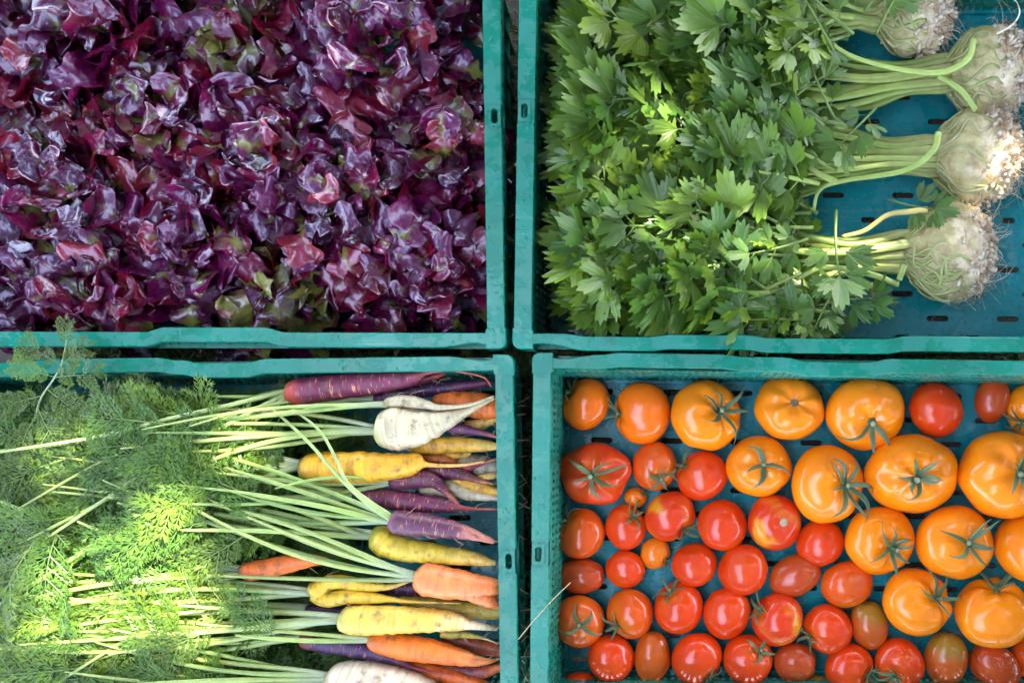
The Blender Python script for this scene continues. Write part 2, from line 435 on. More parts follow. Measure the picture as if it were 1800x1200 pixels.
def crate(corners, label, hole_v, bumps_n, bumps_s, seed):
    """corners: TL, TR, BR, BL of the outer rim in photo pixels (rim plane)"""
    TL, TR, BR, BL = [np.array(c, float) for c in corners]
    LX = float(np.linalg.norm(TR - TL)); LY = float(np.linalg.norm(BL - TL))
    ctr = (TL + TR + BR + BL) / 4; cw = W(ctr[0], ctr[1], 0)
    def mp(a, b, z):
        u, v = a / LX, b / LY
        q = (TL * (1 - u) + TR * u) * (1 - v) + (BL * (1 - u) + BR * u) * v
        w = W(q[0], q[1], z); return (w.x - cw.x, w.y - cw.y, z)
    root = thing('vegetable_crate', cw, label, 'crate', 'green plastic vegetable crates')
    # rim: long sides with gripping bays, short sides with a slot, corner blocks
    mb = MB()
    CB = 40
    def strip(fn, n, prof_o, prof_i, side):
        vs = []; fs = []
        for i in range(n):
            t = i / (n - 1); o = prof_o(t); q = prof_i(t)
            for off, z in ((o + 1, ZR - .020), (o, ZR - .002), (o + 1.6, ZR), (q - 1.6, ZR), (q, ZR - .002), (q - .5, ZR - .011), (q - 3, ZR - .011), (q - 3.5, ZR - .003), (o + 3.5, ZR - .003), (o + 3.5, ZR - .020)):
                vs.append(fn(t, off, z))
        for i in range(n - 1):
            for j in range(10):
                a = i * 10 + j; b = i * 10 + (j + 1) % 10
                f = (a, b, b + 10, a + 10); fs.append(f if side else f[::-1])
        for e in (0, (n - 1) * 10):
            idx = [e + k for k in range(10)]
            fs.append((idx[0], idx[1], idx[2], idx[9])); fs.append((idx[2], idx[3], idx[8], idx[9])); fs.append((idx[3], idx[4], idx[7], idx[8])); fs.append((idx[4], idx[5], idx[6], idx[7]))
        mb.add(vs, fs)
    def bay(bl, t):
        s = 0
        for a, b, amt in bl:
            x = t * LX; e = 26
            s += amt * smooth(x, a, a + e * 1.6) * (1 - smooth(x, b - e * 1.6, b))
        return s
    for north in (True, False):
        bl = bumps_n if north else bumps_s
        def fn(t, off, z, north=north):
            a = 34 + t * (LX - 68); return mp(a, off if north else LY - off, z)
        cin = lambda t: 7 * (1 - smooth(t * LX, 0, 20) * (1 - smooth(t * LX, 20, 75))) * 0
        corner_dip = lambda t: 8 * (smooth(t * LX, -20, 12) * (1 - smooth(t * LX, 20, 90)) + (1 - smooth(t * LX, LX - 20, LX + 12)) * smooth(t * LX, LX - 90, LX - 20))
        strip(fn, 120, lambda t: 2 + bay(bl, t) + corner_dip(t), lambda t: 28 + bay(bl, t) * 1.05, north)
    for west in (True, False):
        # slot in the middle, at fraction hole_v of the length
        hb = hole_v * LY
        def mpw(a, b, z, west=west): return mp(a if west else LX - a, b, z)
        for (b0, b1) in ((34, hb - 22), (hb + 22, LY - 34)):
            def fn(t, off, z, b0=b0, b1=b1): return mpw(off, b0 + t * (b1 - b0), z)
            strip(fn, 30, lambda t: 2, lambda t: 34, not west)
        slot_cell(mb, mpw, 3.5, 32.5, hb - 22, hb + 22, 15, hb, 5.5, 13, ZR - .010, ZR - .0003)
        slot_cell(mb, mpw, 4, 26, hb - 18.5, hb + 18.5, 15, hb, 6.0, 13.5, ZR - .001, ZR + .0009)
        mb2 = MB()
    for (ax, by) in ((0, 0), (LX, 0), (0, LY), (LX, LY)):
        sx = 1 if ax == 0 else -1; sy = 1 if by == 0 else -1
        pts = []
        R = 14
        for k in range(9):
            a = math.pi * .5 * k / 8
            pts.append((ax + sx * (R - R * math.cos(a)), by + sy * (R - R * math.sin(a))))
        pts += [(ax + sx * 37, by), (ax + sx * 37, by + sy * 31), (ax + sx * 34, by + sy * 37), (ax, by + sy * 37)]
        n = len(pts)
        cx_ = ax + sx * 18; cy_ = by + sy * 18
        rings = []
        for (z, sh) in ((ZR - .03, 0), (ZR - .0015, 0), (ZR + .0006, 1.8)):
            for (x, y) in pts:
                dx, dy = cx_ - x, cy_ - y; d = math.hypot(dx, dy)
                rings.append(mp(x + dx / d * sh, y + dy / d * sh, z))
        fs = []
        for r in range(2):
            for k in range(n):
                j = (k + 1) % n; f = (r * n + k, r * n + j, (r + 1) * n + j, (r + 1) * n + k)
                fs.append(f if sx * sy < 0 else f[::-1])
        fs.append(tuple(2 * n + k for k in range(n)) if sx * sy < 0 else tuple(2 * n + k for k in range(n))[::-1])
        mb.add(rings, fs)
    mb.build('rim', M_RIM, root, smooth=False)
    # ledge under the rim
    mb = MB()
    for (a0, a1, b0, b1) in ((4, LX - 4, 3, 26), (4, LX - 4, LY - 26, LY - 3), (4, 30, 26.2, LY - 26.2), (LX - 30, LX - 4, 26.2, LY - 26.2)):
        z0, z1 = ZR - .026, ZR - .0215
        vs = [mp(a0, b0, z0), mp(a1, b0, z0), mp(a1, b1, z0), mp(a0, b1, z0), mp(a0, b0, z1), mp(a1, b0, z1), mp(a1, b1, z1), mp(a0, b1, z1)]
        mb.add(vs, [(3, 2, 1, 0), (4, 5, 6, 7), (0, 1, 5, 4), (1, 2, 6, 5), (2, 3, 7, 6), (3, 0, 4, 7)])
    mb.build('ledge', M_RIM, root, smooth=False)
    # perforated side walls
    zt, zb = ZR - .018, .012
    def wall(name, L, mpside):
        mb = MB(); cols = int(L / 15); rows = 6
        ch = (zt - zb) / rows
        for r in range(rows):
            for c in range(cols):
                x0 = 30 + (L - 60) * c / cols; x1 = 30 + (L - 60) * (c + 1) / cols
                y0 = zb + ch * r; y1 = y0 + ch
                solid = (c % 12 in (0,)) or r == rows - 1 and False
                hw = (x1 - x0) * .24; hh = ch * (.24 if r % 2 else .34)
                m3 = lambda x, y, z: mpside(x, z, y)
                if solid:
                    vs = [m3(x0, y0, 0), m3(x1, y0, 0), m3(x1, y1, 0), m3(x0, y1, 0), m3(x0, y0, 3), m3(x1, y0, 3), m3(x1, y1, 3), m3(x0, y1, 3)]
                    mb.add(vs, [(3, 2, 1, 0), (4, 5, 6, 7)])
                else:
                    slot_cell(mb, m3, x0, x1, y0, y1, (x0 + x1) / 2, (y0 + y1) / 2, hw, hh, 0, 3, rnd=False)
        # outer ribs
        nr = int(L / 45)
        for k in range(1, nr):
            xx = L * k / nr
            for q, hw_ in ((0, 1.5),):
                A = [mpside(xx + sx * hw_, off, z) for sx in (-1, 1) for off in (-15, -.3) for z in (zb, zt)]
                mb.add(A, [(0, 1, 3, 2), (4, 6, 7, 5), (0, 4, 5, 1), (2, 3, 7, 6), (0, 2, 6, 4), (1, 5, 7, 3)])
        for zz in (.055, .1):
            A = [mpside(x, off, z) for x in (30, L - 30) for off in (-14, -.3) for z in (zz, zz + .002)]
            mb.add(A, [(0, 1, 3, 2), (4, 6, 7, 5), (0, 4, 5, 1), (2, 3, 7, 6), (0, 2, 6, 4), (1, 5, 7, 3)])
        mb.build(name, M_WALL, root, smooth=False)
    tap = lambda z: 24 + (zt - z) / (zt - zb) * 9
    wall('side_wall', LX, lambda x, off, z: mp(x, tap(z) + off, z))
    wall('side_wall', LX, lambda x, off, z: mp(x, LY - tap(z) - off, z))
    wall('end_wall', LY, lambda x, off, z: mp(tap(z) + off, x, z))
    wall('end_wall', LY, lambda x, off, z: mp(LX - tap(z) - off, x, z))
    # slotted base
    mb = MB(); b0 = 34; rowh = 49; r = 0
    while b0 < LY - 34 - 1:
        b1 = min(b0 + rowh, LY - 34)
        a0 = 34; first = 70 if r % 2 else 140
        a1 = a0 + first
        while a0 < LX - 35:
            a1 = min(a1, LX - 34)
            if a1 - a0 > 60 and b1 - b0 > 25:
                slot_cell(mb, mp, a0, a1, b0, b1, (a0 + a1) / 2, (b0 + b1) / 2, 22 if (r * 7 + int(a0)) % 5 else 14, 5.8, .010, .014)
            else:
                vs = [mp(a0, b0, .014), mp(a1, b0, .014), mp(a1, b1, .014), mp(a0, b1, .014)]
                mb.add(vs, [(3, 2, 1, 0)])
            a0 = a1; a1 = a0 + 140
        b0 = b1; r += 1
    # shallow step round the base
    for (a0, a1, c0, c1) in ((31, LX - 31, 31, 42), (31, LX - 31, LY - 42, LY - 31), (31, 42, 42.2, LY - 42.2), (LX - 42, LX - 31, 42.2, LY - 42.2)):
        z0, z1 = .0145, .019
        vs = [mp(a0, c0, z0), mp(a1, c0, z0), mp(a1, c1, z0), mp(a0, c1, z0), mp(a0, c0, z1), mp(a1, c0, z1), mp(a1, c1, z1), mp(a0, c1, z1)]
        mb.add(vs, [(3, 2, 1, 0), (4, 5, 6, 7), (0, 1, 5, 4), (1, 2, 6, 5), (2, 3, 7, 6), (3, 0, 4, 7)])
    mb.build('base', M_BASE, root, smooth=False)
    return root

crate([(-130, -88), (880, -92), (890, 613), (-118, 610)], 'green plastic crate heaped with red lettuce, upper left of the four crates', .42, [], [(360, 630, 8)], 1)
crate([(912, -120), (1990, -118), (1988, 622), (900, 613)], 'green plastic crate holding leafy celeriac, upper right of the four crates', .43, [], [(60, 260, -4), (400, 700, -5)], 2)
crate([(-126, 637), (903, 622), (914, 1272), (-126, 1275)], 'green plastic crate holding bunched carrots of several colours, lower left of the four crates', .56, [(140, 430, -5), (435, 600, 6)], [], 3)
crate([(935, 619), (1960, 634), (1960, 1280), (928, 1275)], 'green plastic crate filled with orange and red tomatoes, lower right of the four crates', .54, [(90, 360, -4), (440, 640, 7)], [], 4)

# ------------------------------------------------------------------ tomatoes
ORA, RED, PLM, ROR = 'orange', 'red', 'plum', 'red-orange'
TG = 'tomatoes in the lower right crate'
# px, py, rx, ry, kind, stem end (px,py) or None, sepals, rotation, label
TOM = [
 (1030, 710, 43, 46, 'dorange', (1000, 684), 5, 0, 'orange tomato in the upper left corner of the tomato crate, sepals towards the corner'),
 (1129, 726, 49, 55, 'dorange', (1078, 729), 6, 0, 'orange tomato second in the top row, its curled sepals on its left side'),
 (1241, 729, 62, 63, ORA, (1275, 718), 7, 0, 'orange tomato third in the top row, long sepals splayed towards its right'),
 (1387, 716, 62, 57, ORA, (1395, 702), 0, 0, 'orange tomato fourth in the top row with a grey scar and no sepals'),
 (1520, 728, 69, 64, ORA, (1524, 750), 3, 0, 'large orange tomato fifth in the top row with two sepals hanging down'),
 (1645, 720, 47, 49, RED, None, 0, 0, 'bare round red tomato in the top row between orange ones'),
 (1744, 703, 30, 41, PLM, None, 0, 8, 'small upright brownish red plum tomato in the top row near the right edge'),
 (1806, 722, 37, 46, ORA, (1783, 745), 6, 0, 'orange tomato cut by the right edge in the top row, sepals low on its left'),
 (1045, 832, 66, 55, 'beef', (1042, 834), 6, 0, 'wide ribbed red beef tomato against the left wall'),
 (1151, 819, 39, 43, ROR, (1162, 840), 5, 0, 'orange red tomato right of the ribbed beef tomato'),
 (1234, 836, 45, 44, RED, (1197, 814), 5, 0, 'red tomato with sepals on its upper left, under the third orange tomato'),
 (1334, 819, 59, 54, ORA, (1342, 812), 4, 0, 'orange tomato with broad curled sepals at its middle, second row'),
 (1455, 850, 65, 69, ORA, (1490, 850), 8, 0, 'tall orange tomato with tangled sepals on its right, second row'),
 (1600, 832, 81, 70, ORA, (1598, 838), 7, 0, 'large orange tomato with short star of sepals at its centre, second row'),
 (1764, 834, 82, 77, ORA, (1776, 826), 7, 0, 'largest orange tomato, by the right edge in the second row'),
 (1117, 874, 20, 18, 'sorange', (1137, 863), 4, 0, 'tiny orange tomato squeezed below the beef tomato'),
 (1021, 937, 43, 44, ROR, (993, 908), 5, 0, 'orange red tomato by the left wall with sepals on its upper left'),
 (1100, 926, 36, 40, RED, (1116, 902), 5, 0, 'small red tomato with curled sepals at its upper right, under the tiny orange one'),
 (1178, 907, 45, 44, 'redyel', (1208, 934), 6, 0, 'red and yellow blotched tomato with sepals at its lower right'),
 (1269, 922, 44, 45, RED, None, 0, 0, 'bare red tomato between the blotched tomato and the one with a pale stem scar'),
 (1361, 918, 47, 49, 'redyel', (1377, 914), 0, 0, 'red tomato with a pale round stem scar and no sepals'),
 (1152, 972, 26, 28, 'sorange', (1175, 985), 2, 0, 'small smooth orange cherry tomato among the red ones'),
 (1020, 1012, 42, 31, PLM, None, 0, 90, 'brownish plum tomato lying crosswise by the left wall under a straw'),
 (1099, 1000, 35, 34, RED, None, 0, 0, 'bright red small tomato left of the orange cherry tomato'),
 (1220, 992, 40, 38, RED, None, 0, 0, 'bare red tomato to the lower right of the orange cherry tomato'),
 (1306, 1000, 44, 45, RED, None, 0, 0, 'bare red tomato left of the tilted plum tomato'),
 (1442, 954, 42, 41, RED, None, 0, 0, 'pinkish red tomato with a small grey scar right of the tomato with the stem scar'),
 (1397, 1011, 47, 36, PLM, None, 0, 65, 'plum tomato tilted down to the right in the middle of the crate'),
 (1488, 1026, 46, 42, ROR, None, 0, 0, 'orange red tomato with a greenish underside below two orange tomatoes'),
 (1546, 950, 62, 60, ORA, (1565, 961), 7, 0, 'orange tomato in the third row with seven long thin sepals like a star'),
 (1678, 952, 69, 65, ORA, (1696, 948), 6, 0, 'orange tomato in the third row with spider shaped sepals at its right'),
 (1812, 963, 64, 62, ORA, None, 0, 0, 'orange tomato cut by the right edge in the third row, no sepals in view'),
 (1611, 1057, 62, 59, ORA, (1650, 1041), 5, 0, 'orange tomato in the fourth row with crumpled sepals on its upper right'),
 (1745, 1076, 66, 60, ORA, (1748, 1013), 4, 0, 'smooth orange tomato in the fourth row by the right edge, sepals tucked at its top'),
 (1018, 1091, 45, 46, ROR, (1025, 1090), 4, 0, 'orange red tomato by the left wall with upright sepals at its centre'),
 (1107, 1078, 41, 44, ROR, (1080, 1098), 5, 0, 'orange red tomato with sepals on its lower left, next to the left wall tomato'),
 (1193, 1067, 43, 46, RED, (1175, 1033), 5, 0, 'red tomato with pointed sepals standing at its upper left'),
 (1278, 1077, 42, 46, RED, None, 0, 0, 'bare red tomato in the fourth row below the bare tomato by the plum'),
 (1366, 1088, 45, 47, 'redyel', (1328, 1066), 5, 0, 'red tomato with a large yellow patch and sepals on its upper left'),
 (1455, 1104, 43, 44, RED, (1416, 1119), 4, 0, 'glossy bright red tomato with pale sepals on its lower left'),
 (1528, 1099, 33, 43, 'plumgreen', None, 0, -12, 'brown and olive plum tomato standing left of the fourth row orange tomato'),
 (1074, 1156, 41, 41, RED, None, 0, 0, 'bare red tomato near the bottom left, below two sepalled tomatoes'),
 (1147, 1155, 32, 46, 'plumora', None, 0, 4, 'upright orange plum tomato near the bottom left'),
 (1225, 1156, 45, 45, RED, (1250, 1188), 6, 0, 'red tomato near the bottom with curly sepals at its lower right'),
 (1315, 1158, 44, 43, RED, (1338, 1137), 4, 0, 'red tomato near the bottom with sepals at its upper right'),
 (1397, 1163, 37, 34, 'plum', None, 0, 90, 'brownish red round plum tomato under the yellow patched tomato'),
 (1492, 1172, 43, 42, RED, (1524, 1182), 7, 0, 'red tomato near the bottom with thick sepals at its lower right'),
 (1581, 1165, 44, 45, RED, (1563, 1183), 7, 0, 'bright red tomato near the bottom with a ragged star of sepals'),
 (1663, 1157, 38, 47, 'plumgreen', None, 0, 0, 'upright plum tomato with an olive green shoulder near the bottom'),
 (1751, 1172, 38, 50, PLM, None, 0, -52, 'reddish plum tomato tilted near the bottom right corner'),
 (1812, 1157, 33, 36, ROR, None, 0, 0, 'orange red tomato cut by the right edge near the bottom'),
 (1016, 1216, 39, 36, RED, None, 0, 0, 'red tomato cut by the bottom edge by the left wall'),
 (1107, 1222, 32, 31, ROR, None, 0, 0, 'orange red tomato just showing at the bottom edge under the upright orange plum'),
 (1172, 1224, 24, 22, ROR, (1187, 1200), 4, 0, 'tomato at the bottom edge whose dark sepals poke up left of the curly sepalled tomato'),
 (1268, 1226, 33, 28, RED, None, 0, 0, 'red tomato barely showing at the bottom edge between two sepalled red ones'),
 (1365, 1224, 34, 31, RED, None, 0, 0, 'red tomato just showing at the bottom edge under the brownish round plum'),
 (1436, 1216, 32, 30, 'plumgreen', None, 0, 90, 'brown plum tomato at the bottom edge left of the thick sepalled tomato'),
 (1712, 1226, 40, 33, RED, (1725, 1198), 3, 0, 'red tomato at the bottom edge with two long pale sepals rising over the tilted plum'),
]
PIG = {'orange': ((.92, .245, .004), (.88, .18, .004)), 'dorange': ((.88, .165, .004), (.84, .12, .005)), 'sorange': ((.84, .19, .006), (.8, .22, .01)), 'red': ((.74, .050, .004), (.74, .11, .006)),
       'red-orange': ((.72, .085, .006), (.62, .17, .008)), 'beef': ((.70, .045, .006), (.55, .14, .008)), 'redyel': ((.70, .045, .006), (.76, .30, .015)),
       'plum': ((.52, .060, .010), (.48, .13, .012)), 'plumora': ((.60, .10, .008), (.55, .16, .01)), 'plumgreen': ((.56, .095, .012), (.34, .17, .012))}
def tomato(px, py, rx, ry, kind, stem, nsep, rot, label, idx):
    rr = random.Random(idx * 7 + 3)
    base, alt = PIG[kind]
    plum = kind.startswith('plum')
    big = kind in ('orange', 'dorange', 'beef')
    b = 1.3 if plum else (.80 if big and rx > 50 else .92)
    zf = .0145
    rz = min(rx, ry) * S * (.95 if plum else .90)
    zc = zf + rz
    f = F(zc); sx, sy = rx * S * f, ry * S * f
    cen = P(px, py, zc)
    nU, nV = 56, 40
    if plum:
        th = math.radians(rot); ax = Vector((math.sin(th) * 1, math.cos(th), .12)).normalized()
    elif stem is not None:
        dx, dy = (stem[0] - px) / rx, -(stem[1] - py) / ry
        d = math.hypot(dx, dy)
        if d > .93: dx, dy = dx / d * .93, dy / d * .93; d = .93
        ax = Vector((dx, dy, math.sqrt(max(1 - d * d, .02)))).normalized()
    else:
        a = rr.uniform(0, 6.28); ax = Vector((math.cos(a), math.sin(a), rr.uniform(-.9, -.3))).normalized()
    Q = ax.to_track_quat('Z', 'Y').to_matrix()
    nl = rr.choice([5, 6, 7]); lob = {'beef': .065, 'orange': .022}.get(kind, .010); ph = rr.uniform(0, 6.28); sd = rr.uniform(0, 99)
    def shape(th, fi):
        r = math.sin(th); z = b * math.cos(th)
        l = lob * (math.cos(nl * fi + ph) * .6 + .4 * math.cos((nl - 2) * fi + 1 + ph))
        dim = (.20 if big else .16) if not plum else .07
        z -= dim * math.exp(-(th / .36) ** 2)
        z -= 3.0 * l * math.exp(-((th - .75) / .5) ** 2)
        z += (.05 if not plum else 0) * math.exp(-((math.pi - th) / .3) ** 2)
        v = Vector((r * (1 + l) * math.cos(fi), r * (1 + l) * math.sin(fi), z))
        v *= 1 + .05 * noise.noise(v * 1.1 + Vector((sd, 0, 0))) + .012 * noise.noise(v * 3 + Vector((sd, 5, 0)))
        return v
    vs = []; cs = []
    blotch = kind in ('redyel',)
    gdir = Vector((rr.uniform(-1, 1), rr.uniform(-1, 1), rr.uniform(0, .8))).normalized()
    if kind == 'plumgreen': gdir = Vector((rr.uniform(-.4, .4), rr.choice([-1, 1]), .3)).normalized() if idx != 48 else Vector((.1, 1, .35)).normalized()
    for i in range(nV + 1):
        th = math.pi * i / nV
        for j in range(nU):
            p = shape(th, 2 * math.pi * j / nU); q = Q @ p
            vs.append(q)
            nz = noise.noise(q * 1.4 + Vector((sd, 3, 1)))
            nz2 = noise.noise(q * 4 + Vector((sd, 8, 1)))
            t = .35 * smooth(nz, 0, .6)
            if kind in ('red', 'red-orange', 'beef'): t += .8 * math.exp(-(th / .65) ** 2) * (.7 + nz2)
            if blotch: t += smooth(q.normalized().dot(gdir) + .35 * nz + .2 * nz2, .78, 1.12)
            if kind == 'plumgreen': t += smooth(q.normalized().dot(gdir) + .3 * nz2, .2, .9)
            if kind == 'red-orange' and label.find('greenish') > 0: t += smooth(-q.y + .2 * nz2, .5, .9) * .9
            cs.append(mixc(base, alt, min(max(t, 0), 1)))
    fs = []
    for i in range(nV):
        for j in range(nU):
            jn = (j + 1) % nU; a = i * nU + j; bb = i * nU + jn
            fs.append((a, a + nU, bb + nU, bb))
    A = np.array([tuple(v) for v in vs])
    if rot and plum:
        th = math.radians(rot); Rm = np.array([[math.cos(th), -math.sin(th)], [math.sin(th), math.cos(th)]])
        xy = A[:, :2] @ Rm.T
        rot2 = True
    else: xy = A[:, :2].copy(); rot2 = False
    mn, mx = xy.min(0), xy.max(0); c0 = (mn + mx) / 2; hf = (mx - mn) / 2
    zmn, zmx = A[:, 2].min(), A[:, 2].max(); zc0 = (zmn + zmx) / 2; zh = (zmx - zmn) / 2
    tx, ty = (sx, sy)
    if rot2:
        # rx, ry are half width and half length in the fruit's own frame for tilted plums; a crosswise one swaps them
        long_, short_ = max(rx, ry) * S * f, min(rx, ry) * S * f
        tx, ty = short_, long_
    def final(pts):
        a = np.array([tuple(p) for p in pts]); q = a[:, :2]
        if rot2: q = q @ Rm.T
        q = (q - c0) / hf * np.array([tx, ty])
        if rot2: q = q @ Rm
        z = (a[:, 2] - zc0) / zh * rz
        return [(q[i, 0], q[i, 1], z[i]) for i in range(len(a))]
    kindname = 'plum_tomato' if plum else 'tomato'
    root = thing(kindname, (cen.x, cen.y, zf), label, 'tomato', TG)
    mb = MB(); mb.add([(x, y, z + rz) for x, y, z in final(vs)], fs, cs); mb.build('fruit', M_TOM, root)
    # stem end
    top = Vector((0, 0, b - (.20 if big else .16)))
    R = rx * S
    if stem is not None and nsep == 0:
        mb = MB(); pale = kind != 'orange'
        pts = []; ff = []; cc = []
        for r_ in range(4):
            for j in range(14):
                a = j / 14 * 6.283; rad = .03 + r_ * (.045 if pale else .035)
                q = Vector((math.cos(a) * rad * (1 + .2 * noise.noise(Vector((a, sd, 0)))), math.sin(a) * rad, 0))
                th = math.asin(min(q.length, .9)); pp = shape(th, math.atan2(q.y, q.x)) * (1.012 if r_ < 3 else .995)
                pts.append(Q @ pp); cc.append((.48, .42, .24) if pale else (.16, .13, .08))
        ff = [(r_ * 14 + j, r_ * 14 + (j + 1) % 14, (r_ + 1) * 14 + (j + 1) % 14, (r_ + 1) * 14 + j) for r_ in range(3) for j in range(14)] + [tuple(range(14))[::-1]]
        mb.add([(x, y, z + rz) for x, y, z in final(pts)], ff, cc); mb.build('stem_scar', M_ROOT, root)
    if nsep:
        mb = MB(); k0 = rr.uniform(0, 6.28)
        lenf = {3: 1.0}.get(nsep, 1.0) * (.64 if rx > 50 else .62) * (.62 if rx > 78 else 1)
        for s in range(nsep):
            if nsep <= 3:
                down = Q.transposed() @ Vector((0, -1 if idx != 57 else 1, 0)); a = math.atan2(down.y, down.x) + (s - (nsep - 1) / 2) * .75
            else: a = k0 + 6.283 * s / nsep + rr.uniform(-.25, .25)
            L = lenf * rr.uniform(.7, 1.2); w = rr.uniform(.050, .075) * (1.15 if nsep <= 4 else 1)
            lift = rr.uniform(.10, .42); curl = rr.uniform(-.9, .9); tw = rr.uniform(-1.2, 1.2)
            pts = []; cc = []; n = 11
            col = mixc((.055, .12, .035), (.13, .20, .09), rr.random())
            rad = .03; 
            da = 0
            for i in range(n):
                t = i / (n - 1)
                rad_ = .035 + L * t; aa = a + curl * t * t * .7
                th = math.asin(min(rad_, .95)); base_p = shape(th, aa)
                hgt = .05 + lift * math.sin(min(t * 1.3, 1) * math.pi * .62) * t + .10 * t * t * math.sin(tw + 3 * t)
                c = base_p + base_p.normalized() * hgt * .6 + Vector((0, 0, 1)) * (hgt * .5 + .02)
                tang = Vector((-math.sin(aa), math.cos(aa), .35 * math.sin(tw * 2 + t * 3)))
                ww = w * (math.sin(min(t * 2.6 + .55, 1.57)) * (1 - t ** 2.2) + .06)
                nrm = Vector((math.cos(aa) * .3, math.sin(aa) * .3, 1)).normalized()
                pts += [c - tang * ww + nrm * ww * .45, c - nrm * ww * .15, c + tang * ww + nrm * ww * .45]
                tip = smooth(t, .82, 1)
                cc += [mixc(mixc(col, (.30, .32, .18), .35), (.22, .15, .07), tip), mixc(col, (.22, .15, .07), tip), mixc(mixc(col, (.30, .32, .18), .35), (.22, .15, .07), tip)]
            ff = []
            for i in range(n - 1):
                for q_ in range(2):
                    ff.append((3 * i + q_, 3 * i + q_ + 1, 3 * i + q_ + 4, 3 * i + q_ + 3))
            mb.add([(x, y, z + rz) for x, y, z in final([Q @ p for p in pts])], ff, cc)
        cal = mb.build('calyx', M_SEPAL, root)
        sol = cal.modifiers.new('thickness', 'SOLIDIFY'); sol.thickness = .0008; sol.offset = 0
        mb = MB()
        o = top; st = []
        ln = rr.uniform(.16, .30); bx, by = rr.uniform(-.08, .08), rr.uniform(-.08, .08)
        for t, r_ in ((0, .15), (.25, .085), (.7, .062), (1, .075)):
            p = Q @ (o + Vector((bx * t, by * t, ln * t - .02))); st.append((p.x, p.y, p.z, r_))
        q4 = final([Vector(p[:3]) for p in st])
        tube(mb, [(q4[i][0], q4[i][1], q4[i][2] + rz, st[i][3] * R) for i in range(4)], (1, 1, 1), 9, 10,
             colf=lambda t, a: (.38, .42, .24) if t > .93 else (.10, .17, .06))
        mb.build('stem', M_SEPAL, root)
for i, t in enumerate(TOM): tomato(*t, i)

